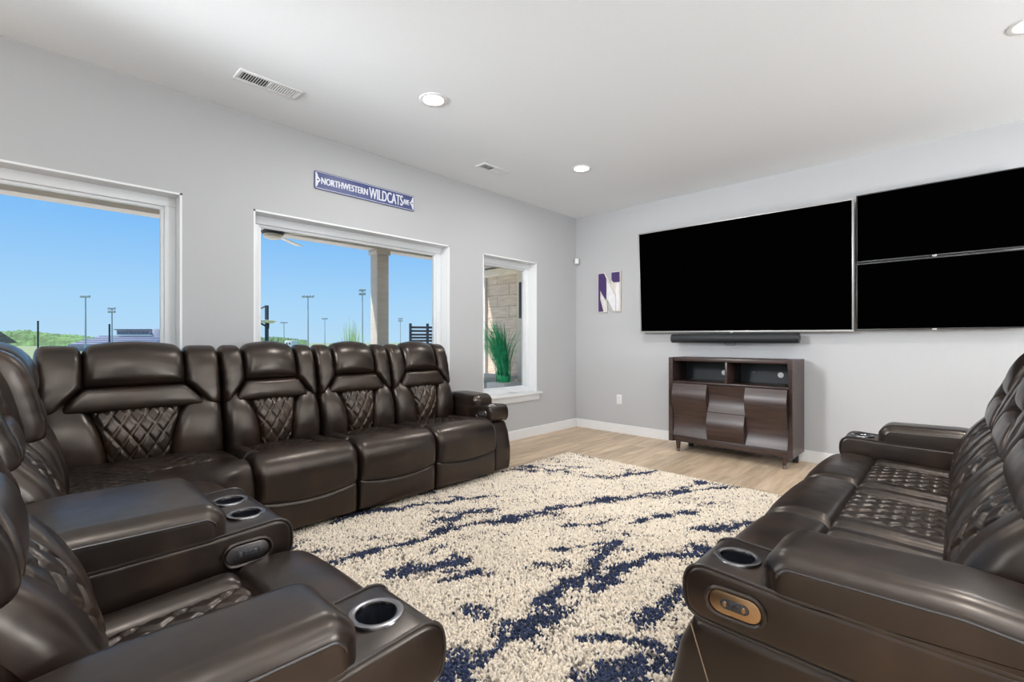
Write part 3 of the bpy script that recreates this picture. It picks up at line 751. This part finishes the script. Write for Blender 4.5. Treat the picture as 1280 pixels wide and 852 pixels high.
# corner wedge
def wedge():
    o = empty('corner_wedge', ss)
    # two back halves that meet in the corner
    lenL = LY-.005-.03; lenN = XA-.25
    for W_, loc, rot in ((lenL, (LX, LY-lenL, 0), PI/2), (lenN, (XA, NY, 0), PI)):
        parts = []; back_parts(parts, W_, LEAN_S)
        for n_, m_, b_ in parts:
            q = link(n_, pmesh(b_, n_, m_), o); q.location = loc; q.rotation_euler = (0, 0, rot)
        lw_, tp_ = back_curves(LEAN_S)
        P = [(.56, .05), (.56, .425)]+[tuple(q) for q in lw_.P[::8] if .44 < q[1] < .728]+[tuple(q) for q in tp_.P[::8]]+[(.79, .80), (.81, .5), (.81, .05)]
        n = len(P); v = [(s_, a_, c_) for s_ in (.006, W_-.006) for a_, c_ in P]
        f = [(i, (i+1) % n, n+(i+1) % n, n+i) for i in range(n)]+[tuple(range(n))[::-1], tuple(range(n, 2*n))]
        q = MB().add(v, f).obj('back_frame', M_LEA, o); q.location = loc; q.rotation_euler = (0, 0, rot)
    # corner post behind the join
    MB().plate(round_poly([(.05, -.2), (.30, -.2), (.30, .02), (.24, .10), (.05, .10)], .03), .05, .98, .03, 3, axis='z').obj('corner_frame', M_LEA, o)
    # seat: from the back corner to the curved front
    bx, by = LX-.56, NY-.56
    def pathb(p):
        x = np.where(p < .5, bx, bx+(XA-bx)*(2*p-1)); y = np.where(p < .5, LY-(LY-by)*2*p, by); return x, y
    P0, P1 = np.array([LX, LY]), np.array([XA, NY]); Cc = np.array([LX-.02, NY-.02])
    def pathf(p):
        return (1-p)**2*P0[0]+2*p*(1-p)*Cc[0]+p*p*P1[0], (1-p)**2*P0[1]+2*p*(1-p)*Cc[1]+p*p*P1[1]
    def lin(p, P0=P0, P1=P1): return (1-p)*P0[0]+p*P1[0], (1-p)*P0[1]+p*P1[1]
    def fr(p):
        a1, c1 = pathf(p); a2, c2 = lin(p); k = .55; return a1*k+a2*(1-k), c1*k+c2*(1-k)
    def surf(prof, p0, p1, N, quilt=False):
        p = np.linspace(p0, p1, N); V = []; UV = []
        for pi in p:
            x0, y0 = pathb(pi); x1, y1 = fr(pi)
            ln_ = math.hypot(x1-x0, y1-y0); dx, dy = (x1-x0)/ln_, (y1-y0)/ln_
            e_ = min(pi, 1-pi); g_ = math.sqrt(max(0, 1-(1-min(e_/.06, 1))**2)) if not quilt else 1
            for h_, z_ in prof:
                if isinstance(h_, tuple): x, y = x0+dx*(ln_+h_[0]), y0+dy*(ln_+h_[0])
                else: x, y = x0+(x1-x0)*h_, y0+(y1-y0)*h_
                z = z_-(.03*(1-g_) if z_ > .3 else 0)
                if quilt:
                    u, v = x/QA, y/QA
                    dl = .5-max(abs((u+v) % 1-.5), abs((u-v) % 1-.5)); z -= .009*math.exp(-(dl/.1)**2)
                    d_ = min((pi-p0)/(p1-p0), (p1-pi)/(p1-p0), (h_-prof[0][0])/.3, (prof[-1][0]-h_)/.3)
                    z -= .03*max(0, 1-d_/.05)
                    UV.append((u, v))
                V.append((x, y, z))
        m = len(prof); F = [(i*m+j, (i+1)*m+j, (i+1)*m+j+1, i*m+j+1) for i in range(N-1) for j in range(m-1)]
        b_ = MB().add(V, F)
        if quilt: b_.uv = np.array(UV)
        return b_
    prof = [(0., .45)]+[(.15*k, .452+.018*math.sin(k/6*PI)) for k in range(1, 6)]+[(.85, .472)]
    prof += [((-.06,), .476), ((-.01,), .470), ((.022,), .452), ((.044,), .42), ((.052,), .36), ((.048,), .27), ((.03,), .245), ((.042,), .225), ((.046,), .15), ((.03,), .05)]
    link('wedge_seat', pmesh(surf(prof, 0, 1, 60), 'wedge_seat', M_LEA), o)
    qp = [(.04+.62*k/50, .470+.016*math.sin(k/50*PI)) for k in range(51)]
    link('seat_panel', pmesh(surf(qp, .10, .90, 110, True), 'seat_panel', M_QUILT), o)
    return o
wedge()

# ------------------------------------------------------------------ rug
def ground_px(px, py, z=.03):
    fx, fy = -math.sin(YAW), math.cos(YAW); rx, ry = math.cos(YAW), math.sin(YAW)
    dx, dy, dz = fx*FPX+rx*(px-640), fy*FPX+ry*(px-640), 426.5-py
    t_ = (z-CZ)/dz; return CX+dx*t_, dy*t_
STROKES = [  # (width m, points) navy streaks woven into the rug
    (.045, [(415, 698), (457, 687), (505, 676), (554, 662), (602, 652), (651, 645), (699, 633), (747, 625), (796, 618), (844, 613), (883, 601)]),
    (.028, [(844, 613), (927, 608)]),
    (.030, [(413, 650), (466, 635), (520, 630), (573, 620), (636, 616)]),
    (.075, [(549, 650), (580, 641), (610, 634), (628, 636)]),
    (.055, [(491, 712), (525, 705), (563, 698)]),
    (.022, [(545, 722), (600, 712)]),
    (.060, [(672, 752), (709, 730), (738, 710), (762, 688), (775, 674)]),
    (.085, [(747, 728), (776, 710), (810, 698), (840, 692), (873, 686)]),
    (.080, [(560, 846), (585, 826), (602, 815), (631, 797), (660, 783), (699, 761)]),
    (.075, [(570, 836), (612, 806)]),
    (.022, [(718, 795), (757, 798), (791, 795)]),
    (.060, [(738, 850), (786, 841), (825, 826), (850, 815)]),
    (.05, [(800, 800), (835, 815), (845, 790)]),
    (.035, [(786, 649), (825, 643), (864, 637)]),
    (.035, [(873, 660), (931, 652)]),
    (.030, [(757, 596), (790, 592), (820, 587)]),
    (.022, [(648, 580), (690, 587), (730, 584)]),
    (.018, [(631, 589), (675, 579), (733, 584)]),
    (.030, [(690, 683), (740, 681), (770, 676)]),
    (.030, [(712, 655), (752, 648)]),
    (.040, [(790, 770), (830, 752), (850, 735)]),
]
def rug():
    RX0, RX1, RY0, RY1 = .85, 3.12, .64, 3.76
    t = thing('area_rug', 'cream shag area rug with navy streaks between the sofas', 'rug', (RX0, RY0, 0))
    MB().box((0, 0, .001), (RX1-RX0, RY1-RY0, .010), .003).obj('rug_backing', plain('rug_backing', (.45, .40, .33), .9, nscale=60), t)
    sp = .0098
    nx, ny = int((RX1-RX0)/sp), int((RY1-RY0)/sp)
    gx, gy = np.meshgrid(np.arange(nx), np.arange(ny), indexing='ij')
    px = (RX0+(gx.ravel()+.5)*sp+rng.uniform(-.5, .5, nx*ny)*sp); py = (RY0+(gy.ravel()+.5)*sp+rng.uniform(-.5, .5, nx*ny)*sp)
    px = np.clip(px, RX0+.006, RX1-.006); py = np.clip(py, RY0+.006, RY1-.006)
    # leave out what lies wholly beneath the sofas
    keep = ~((px > 3.32) | ((py < .45) & (px < 2.6)))
    px, py = px[keep], py[keep]; n = len(px)
    def vnoise(x, y, f, seed):
        r = np.random.default_rng(seed); G = r.random((64, 64)); X, Y = x*f+100, y*f+100
        i, j = np.floor(X).astype(int), np.floor(Y).astype(int); u, v = X-i, Y-j; u = u*u*(3-2*u); v = v*v*(3-2*v)
        g = lambda a, c: G[a % 64, c % 64]
        return (g(i, j)*(1-u)+g(i+1, j)*u)*(1-v)+(g(i, j+1)*(1-u)+g(i+1, j+1)*u)*v
    wob = lambda x, y, s_: (vnoise(x, y, 7, s_)-.5)*.09+(vnoise(x, y, 22, s_+1)-.5)*.05
    wx, wy = px+wob(px, py, 11), py+wob(px, py, 21)
    dist = np.full(n, 9.)
    for wd, pts in STROKES:
        Q = [ground_px(*p) for p in pts]
        for (ax, ay), (bx, by) in zip(Q[:-1], Q[1:]):
            ux, uy = bx-ax, by-ay; L2 = ux*ux+uy*uy+1e-9
            k = np.clip(((wx-ax)*ux+(wy-ay)*uy)/L2, 0, 1)
            d = np.hypot(wx-ax-k*ux, wy-ay-k*uy)/(wd*(.22+.95*vnoise(px, py, 6, 5)))
            dist = np.minimum(dist, d)
    # streak direction of the weave: along the long strokes
    dirx, diry = .80, .60
    ua, ub = px*dirx+py*diry, -px*diry+py*dirx
    st = vnoise(ua*.35, ub, 9, 31)*.6+vnoise(ua*.6, ub, 24, 33)*.4
    brk = vnoise(px, py, 16, 61); navy_p = np.clip(1.10-dist*.50-np.clip(.48-brk, 0, 1)*.8, 0, .9)
    navy_p = np.maximum(navy_p, np.clip((st-.60)*2.6, 0, .55))*1.0
    navy_p = np.maximum(navy_p, .012)
    ru = rng.random(n); cl = vnoise(px, py, 34, 41)*.40+vnoise(px, py, 75, 43)*.2+rng.random(n)*.40
    is_navy = cl < navy_p*.93
    grey_p = .05+np.clip(2.4-dist, 0, 1)*.20+np.clip(st-.48, 0, 1)*.9
    is_grey = (~is_navy) & (ru < grey_p)
    col = np.empty((n, 4)); col[:, 3] = 1
    cream = np.array([.94, .825, .685]); var = rng.uniform(.80, 1.12, (n, 1))
    col[:, :3] = cream*var*np.where(vnoise(px, py, 3, 51)[:, None] > .55, 1.0, .95)
    col[is_grey, :3] = np.array([.30, .25, .215])*var[is_grey]*rng.uniform(.6, 1.4, (is_grey.sum(), 1))
    nv = np.array([.026, .036, .078]); col[is_navy, :3] = nv*rng.uniform(.45, 1.8, (is_navy.sum(), 1))
    # tuft: base ring, belly ring, tip
    h = rng.uniform(.020, .028, n); rad = rng.uniform(.0052, .0076, n)
    lx, ly = rng.normal(0, .006, n), rng.normal(0, .006, n); ro = rng.uniform(0, PI, n)
    K = 4; ang = np.arange(K)*2*PI/K
    V = np.empty((n, 2*K+1, 3))
    for k in range(K):
        ca, sa = np.cos(ang[k]+ro), np.sin(ang[k]+ro)
        V[:, k] = np.stack([px+ca*rad*.7, py+sa*rad*.7, np.full(n, .008)], 1)
        V[:, K+k] = np.stack([px+lx*.7+ca*rad, py+ly*.7+sa*rad, h*.72], 1)
    V[:, 2*K] = np.stack([px+lx, py+ly, h], 1)
    V[..., 0] -= RX0; V[..., 1] -= RY0
    fq = np.array([(k, (k+1) % K, K+(k+1) % K, K+k) for k in range(K)]); ft = np.array([(K+k, K+(k+1) % K, 2*K) for k in range(K)])
    off = (np.arange(n)*(2*K+1))[:, None, None]
    Q = (fq[None]+off).reshape(-1); R_ = (ft[None]+off).reshape(-1)
    me = bpy.data.meshes.new('pile'); me.vertices.add(n*(2*K+1)); me.vertices.foreach_set('co', V.ravel())
    nq, nr = n*K, n*K
    me.loops.add(len(Q)+len(R_)); me.loops.foreach_set('vertex_index', np.concatenate([Q, R_]).astype(np.int32))
    me.polygons.add(nq+nr)
    me.polygons.foreach_set('loop_start', np.concatenate([np.arange(nq)*4, nq*4+np.arange(nr)*3]).astype(np.int32))
    me.update(calc_edges=True)
    at_ = me.color_attributes.new('yarn', 'FLOAT_COLOR', 'POINT'); at_.data.foreach_set('color', np.repeat(col, 2*K+1, 0).ravel())
    me.polygons.foreach_set('use_smooth', [True]*len(me.polygons))
    M = NT('shag_yarn'); ac = M.n('ShaderNodeAttribute'); ac.attribute_name = 'yarn'; x = M.noise(900, 2)
    mm = M.n('ShaderNodeMix', data_type='RGBA', blend_type='MULTIPLY'); mm.inputs['Factor'].default_value = .3
    r = M.ramp(x.outputs['Fac'], [(.3, (.7, .7, .7, 1)), (.7, (1, 1, 1, 1))])
    M.l(ac.outputs['Color'], mm.inputs['A']); M.l(r.outputs[0], mm.inputs['B']); M.l(mm.outputs['Result'], M.b.inputs['Base Color'])
    M.set(Roughness=.95, Specular_IOR_Level=.1, Sheen_Weight=.15)
    me.materials.append(M.m)
    link('rug_pile', me, t, kind='stuff')
rug()

# ------------------------------------------------------------------ porch and the world outside
GZ = -.05
struct(MB().box((-9, -6, -.25), (-WT, 9, GZ), .0).obj('floor_porch', M_CONC, smooth=False))  # unseen outer part added, pale, to bounce sun up into the porch
struct(MB().box((-2.45, -6, 2.555), (-WT, 9, 2.62)).obj('ceiling_porch', M_SOFFIT, smooth=False))
struct(MB().box((-2.65, -6, 2.46), (-2.45, 9, 2.75), .004).obj('trim_1', M_BEAM, smooth=False))
struct(MB().box((-2.9, -6, 2.75), (X1+.4, 9, 2.95)).obj('roof', M_ROOF, smooth=False))
t = thing('porch_column', 'square taupe porch column outside the middle window', 'column', (-2.55, 3.66, GZ))
MB().box((-.095, -.095, .12), (.095, .095, 2.46-GZ-.07), .006).obj('shaft', M_BEAM, t)
MB().box((-.115, -.115, 0), (.115, .115, .12), .006).obj('plinth', M_CREAM, t)
MB().box((-.118, -.118, 2.46-GZ-.07), (.118, .118, 2.46-GZ), .01).obj('capital', M_BEAM, t)
# end wall seen through the narrow window
struct(MB().box((-2.72, 6.0, GZ), (-1.6, 6.15, 2.555)).obj('wall_porch_end', M_SUB, smooth=False))
we = bpy.data.objects['wall_porch_end']
z = GZ; k = 0
while z < 2.55:
    x = -2.72
    first = True
    while x < -1.62:
        L_ = .6 if not (first and k % 2) else .3; first = False
        x2 = min(x+L_, -1.6); z2 = min(z+.2, 2.553)
        if x2-x > .03: MB().box((x+.002, 5.978, z+.002), (x2-.002, 6.001, z2-.002), .003).obj('tile', M_TILE, we, smooth=False)
        x += L_
    z += .2; k += 1
struct(MB().box((-1.6, 5.62, GZ), (-WT, 6.15, 2.555), .0).obj('wall_porch_return', M_CREAM, smooth=False))
struct(MB().box((-2.98, 5.93, GZ), (-2.70, 6.2, 2.555), .006).obj('trim_2', M_WHITE, smooth=False))
struct(MB().box((-2.72, 5.90, 2.30), (-1.60, 5.985, 2.43), .01).obj('trim_3', M_CREAM, smooth=False))
t = thing('outdoor_faucet', 'dark metal tap on the tiled porch wall outside the narrow window', 'tap', (-2.42, 5.976, 1.27))
MB().lathe([(.035, 0), (.035, .012), (.02, .02), (.012, .03)], 16, RX(PI/2)).obj('escutcheon', M_STEEL, t)
MB().tube([(0, -.02, 0), (0, -.10, 0), (0, -.14, .03), (0, -.16, -.04)], .014, 8).obj('spout', M_STEEL, t)
MB().tube([(0, -.08, .0), (0, -.08, .12)], .012, 8).box((-.04, -.09, .12), (.04, -.07, .14), .004).obj('handle', M_STEEL, t)
t = thing('wall_sconce', 'tall dark lantern on the cream porch wall outside the narrow window', 'lantern', (-1.42, 5.62, 1.45))
MB().box((-.05, -.02, .0), (.05, 0, .66), .004).obj('back_plate', M_DARKMETAL, t)
MB().box((-.045, -.10, .04), (.045, -.02, .62), .01).obj('lantern_body', M_DARKMETAL, t)
t = thing('white_planter', 'low white ledge planter standing on the porch before the tiled wall', 'planter', (-2.05, 5.08, GZ))
MB().box((-.45, -.35, .0), (.50, .45, .56), .02).obj('planter_box', M_WHITE, t)
MB().box((-.48, -.38, .56), (.53, .48, .62), .015).obj('rim', M_CONC, t)
def grass(name, label, loc, n, hgt, spread, mat, w=.006, seed=1, lean=(0, 0)):
    t = thing(name, label, 'plant', loc); r = random.Random(seed); b_ = MB()
    for i in range(n):
        a = r.uniform(0, 2*PI); h = hgt*r.uniform(.55, 1); s_ = spread*r.uniform(.1, 1)*(.4+.6*h/hgt)
        bx, by = r.gauss(0, .035), r.gauss(0, .035); dx, dy = math.cos(a)*s_+lean[0]*h, math.sin(a)*s_+lean[1]*h
        px_, py_ = -math.sin(a), math.cos(a); vs_ = []; fs_ = []
        for k in range(7):
            u = k/6; x_ = bx+dx*u**1.8; y_ = by+dy*u**1.8; z_ = h*(u-.22*u**3*(s_/spread)); ww = w*(1-u**2.2)+.0008
            vs_ += [(x_-px_*ww, y_-py_*ww, z_), (x_+px_*ww, y_+py_*ww, z_+.002)]
            if k: fs_.append((2*k-2, 2*k-1, 2*k+1, 2*k))
        b_.add(vs_, fs_)
    b_.obj('blades', mat, t, kind='stuff')
    MB().lathe([(.07, 0), (.09, .10), (.085, .10), (.07, .02)], 16).obj('root_collar', mat, t)
    return t
grass('ornamental_grass', 'emerald ornamental grass in front of the white planter, narrow window', (-.95, 4.66, .55), 420, .95, .46, M_GRASSB, .0042, 3, (-.22, -.06))
MB_st = thing('plant_stand', 'low stand beneath the emerald grass outside the narrow window', 'plant stand', (-.95, 4.66, GZ))
MB().box((-.17, -.17, .0), (.17, .17, .60), .01).obj('stand_body', M_CONC, MB_st)
grass('ornamental_grass', 'pale lime grass tips rising behind the middle seats, middle window', (-3.05, 3.48, -.05), 260, 1.66, .30, M_GRASSL, .006, 5)
# ceiling fan under the porch
t = thing('porch_fan', 'beige porch ceiling fan at the upper left of the middle window', 'ceiling fan', (-1.5, 1.80, 2.555))
MB().tube([(0, 0, 0), (0, 0, -.24)], .014, 10).obj('downrod', M_DARKMETAL, t)
MB().lathe([(.03, -.22), (.10, -.25), (.115, -.29), (.10, -.325)], 24).obj('motor', M_DARKMETAL, t)
MB().lathe([(.09, -.325), (.085, -.355), (.05, -.37), (.0, -.372)], 24, cap=False).obj('light_bowl', M_CREAM, t)
for k in range(5):
    a = math.radians(62+72*k)
    MB().plate(round_poly([(.12, -.035), (.70, -.065), (.72, .05), (.12, .04)], .02, 3), -.305, -.297, .002, 1, axis='z', M=RZ(a) @ RX(math.radians(10))).obj('blade', M_CREAM, t)

def far(px, D, py=None):
    """world position of a spot D metres ahead of the camera at picture column px; with py its height"""
    fx, fy = -math.sin(YAW), math.cos(YAW); rx, ry = math.cos(YAW), math.sin(YAW); k = (px-640)/FPX*D
    x, y = CX+fx*D+rx*k, fy*D+ry*k
    return (x, y) if py is None else (x, y, CZ+(426.5-py)*D/FPX)
GF = -3.0      # level of the fields, below the house
struct(MB().box((-900, -300, GF-.5), (-9.05, 900, GF)).obj('ground', M_GROUND, smooth=False))
def pole(label, px, D, py, heads, hw, grp='stadium light poles', r=.16, cat='light pole'):
    x, y, zt = far(px, D, py); t = thing('stadium_light', label, cat, (x, y, GF), YAW, grp)
    H_ = zt-GF
    MB().tube([(0, 0, 0), (0, 0, H_)], [r*1.5, r*.8], 10).obj('mast', M_STEEL, t)
    for j in range(heads):
        zz = H_-j*1.1
        MB().box((-hw, -.1, zz-.12), (hw, .1, zz+.12)).obj('crossarm', M_STEEL, t)
        for k in range(4):
            xx = -hw+2*hw*(k+.5)/4; MB().box((xx-.38, -.45, zz-.75 if j else zz-.6), (xx+.38, .1, zz+.1), .05).obj('floodlight', M_STEEL, t)
    return t
pole('tall stadium light in the left window, left of the press box', 107, 150, 370, 1, 1.5, r=.20)
pole('shorter stadium light in the left window beside the bleachers', 140, 170, 385, 2, 1.2, r=.22)
pole('stadium light with wide crossarm near the center of the middle window', 385, 150, 370, 1, 2.0, r=.18)
pole('tallest stadium light just left of the porch column', 453, 150, 362, 2, .9, r=.18)
pole('distant thin stadium light between the two tall ones, middle window', 406, 260, 398, 1, 1.6, r=.16)
pole('distant stadium light right of the porch column', 500.5, 260, 398, 2, 1.2, r=.14)
pole('faint far stadium light in the middle window nearest the basketball hoop', 355, 280, 403, 1, 2.2, r=.2)
for px_, py_, lab in ((47.5, 402, 'short dark post in front of the hill, left window'), (136.8, 406, 'short dark post before the bleachers, left window')):
    x, y, zt = far(px_, 60, py_); t = thing('dark_post', lab, 'post', (x, y, GF))
    MB().box((-.09, -.09, 0), (.09, .09, zt-GF), .01).obj('shaft', M_DARKMETAL, t); MB().box((-.11, -.11, zt-GF), (.11, .11, zt-GF+.06), .01).obj('cap', M_DARKMETAL, t)
def bank(name, label, pts, D, mat, depth, seed, kind_cat):
    """a long wooded hill with a bumpy crown and real depth"""
    r = random.Random(seed); b_ = MB(); X = []
    n = 90; xs = np.linspace(pts[0][0], pts[-1][0], n); ys = np.interp(xs, [p[0] for p in pts], [p[1] for p in pts])
    rows = 9; V = []; F = []
    for i in range(n):
        for j in range(rows):
            u = j/(rows-1); Dd = D+depth*u
            x, y = far(xs[i], Dd); top = CZ+(426.5-ys[i])*(D+depth*.5)/FPX
            hh = GF+(top-GF)*math.sin(PI*min(1, u*1.0+.0))**.7 if 0 < j < rows-1 else GF
            hh += (r.uniform(-.5, .5)*(top-GF)*.16) if 0 < j < rows-1 else 0
            V.append((x, y, hh))
    for i in range(n-1):
        for j in range(rows-1): F.append((i*rows+j, (i+1)*rows+j, (i+1)*rows+j+1, i*rows+j+1))
    b_.add(V, F); o = b_.obj(name, mat); tag(o, label, kind_cat); return o
bank('wooded_hill', 'long green wooded hill on the horizon of the left window', [(-70, 414), (0, 415), (30, 413), (60, 417), (95, 419), (130, 423)], 380, M_HILL, 90, 4, 'hill')
bank('tree_line', 'dark distant tree line low in the middle window', [(312, 424), (322, 422.5), (345, 421), (362, 423), (385, 425.5)], 240, M_TREE, 30, 9, 'trees')
def press_box():
    x, y = far(178, 200); t = thing('press_box', 'grey stadium press box above bleachers in the left window', 'building', (x, y, GF), YAW)
    k = 200/FPX; zz = lambda py: CZ+(426.5-py)*k-GF; xx = lambda px: (px-178)*k
    MB().box((xx(153), -3, zz(419)), (xx(194), 4, zz(413)), .05).obj('cabin', M_BLDG, t)
    for q in range(8):
        a = xx(154)+q*(xx(193)-xx(154))/8; MB().box((a+.1, -3.1, zz(418)), (a+(xx(193)-xx(154))/8-.1, -2.95, zz(414.6))).obj('window', M_BLDGD, t)
    MB().box((xx(152), -4, zz(413)), (xx(195.5), 5, zz(411.8)), .05).obj('roof', M_BLDGD, t)
    MB().box((xx(197), -3, 0), (xx(206), 4, zz(411.5)), .05).obj('stair_tower', M_BLDG, t)
    for q in range(9):
        MB().box((xx(118+q*1.5), -12+q*1.2, 0), (xx(215), -10.6+q*1.2, zz(430-q*1.25)), .02).obj('bleacher_row', M_BLDG if q % 2 else M_BLDGD, t)
press_box()
def hoop():
    x, y, zt = far(333.5, 26, 382); t = thing('basketball_hoop', 'dark basketball hoop pole with tilted backboard in the middle window', 'basketball hoop', (x, y, GF), YAW)
    H_ = zt-GF; k = 26/FPX; zz = lambda py: CZ+(426.5-py)*k-GF
    MB().box((-.075, -.075, 0), (.075, .075, H_), .01).obj('pole', M_DARKMETAL, t)
    MB().tube([(-.05, 0, H_-.03), (-.75, 0, zz(391))], .035, 8).tube([(-.05, 0, zz(408)), (-.7, 0, zz(400))], .05, 8).tube([(.0, 0, zz(412)), (.10, 0, zz(411)), (.12, 0, zz(405)), (0, 0, zz(403))], .03, 8).obj('support_arm', M_DARKMETAL, t)
    MB().plate(round_poly([(-.9, zz(399.5)), (.34, zz(400.8)), (.1, zz(404)), (-.85, zz(403.2))], .02), -.5, .5, .01, 2, axis='y').obj('backboard', M_CREAM, t)
hoop()
def screen_fence():
    (xa, ya), (xb, yb) = far(513, 11.5), far(556, 11.8); L_ = math.hypot(xb-xa, yb-ya)
    t = thing('privacy_screen', 'dark slatted privacy screen at the right of the middle window', 'fence', (xa, ya, -.05), math.atan2(yb-ya, xb-xa))
    zt = CZ+(426.5-406)*11.5/FPX+.05
    for a in (0, L_*.49, L_): MB().box((a-.03, -.03, 0), (a+.03, .03, zt+.03), .004).obj('fence_post', M_DARKMETAL, t)
    r = random.Random(2); z = zt-.04
    for q in range(15):
        hh = .055; MB().box((0, -.012, z-hh), (L_, .012, z), .003).obj('slat', M_DARKMETAL, t); z -= hh+r.uniform(.02, .035)
screen_fence()
x, y = far(364, 120)
t = thing('white_trailer', 'small white utility trailer before the far trees, middle window', 'trailer', (x, y, GF), YAW)
MB().box((-.9, -1.6, .4), (.9, 1.6, 4.2), .1).obj('trailer_box', M_WHITE, t)
for q in (-.55, .12): MB().box((q, -1.68, 3.2), (q+.42, -1.55, 3.8), .03).obj('window', M_BLDGD, t)
for q in (-.7, .7): MB().lathe([(.4, -.1), (.4, .1)], 16, T(q, -1.2, .4) @ RY(PI/2)).obj('wheel', M_DARKMETAL, t)
x, y = far(2, 42)
t = thing('neighbour_roof', 'brown shingled house roof corner at the far left of the left window', 'house', (x, y, GF), YAW+math.atan2(638, FPX))
zt = CZ+(426.5-411)*42/FPX-GF
MB().box((-6, -3, 0), (.5, 5, zt-1.0)).obj('house_wall', M_CREAM, t)
MB().add([(-6.3, -3.3, zt), (-.4, -3.3, zt), (1.0, -3.3, zt-1.3), (-6.3, -3.3, zt-1.3), (-6.3, 5.3, zt), (-.4, 5.3, zt), (1.0, 5.3, zt-1.3), (-6.3, 5.3, zt-1.3)],
         [(0, 1, 2, 3), (4, 7, 6, 5), (0, 4, 5, 1), (1, 5, 6, 2), (2, 6, 7, 3), (3, 7, 4, 0)]).obj('house_roof', M_ROOF, t, smooth=False)
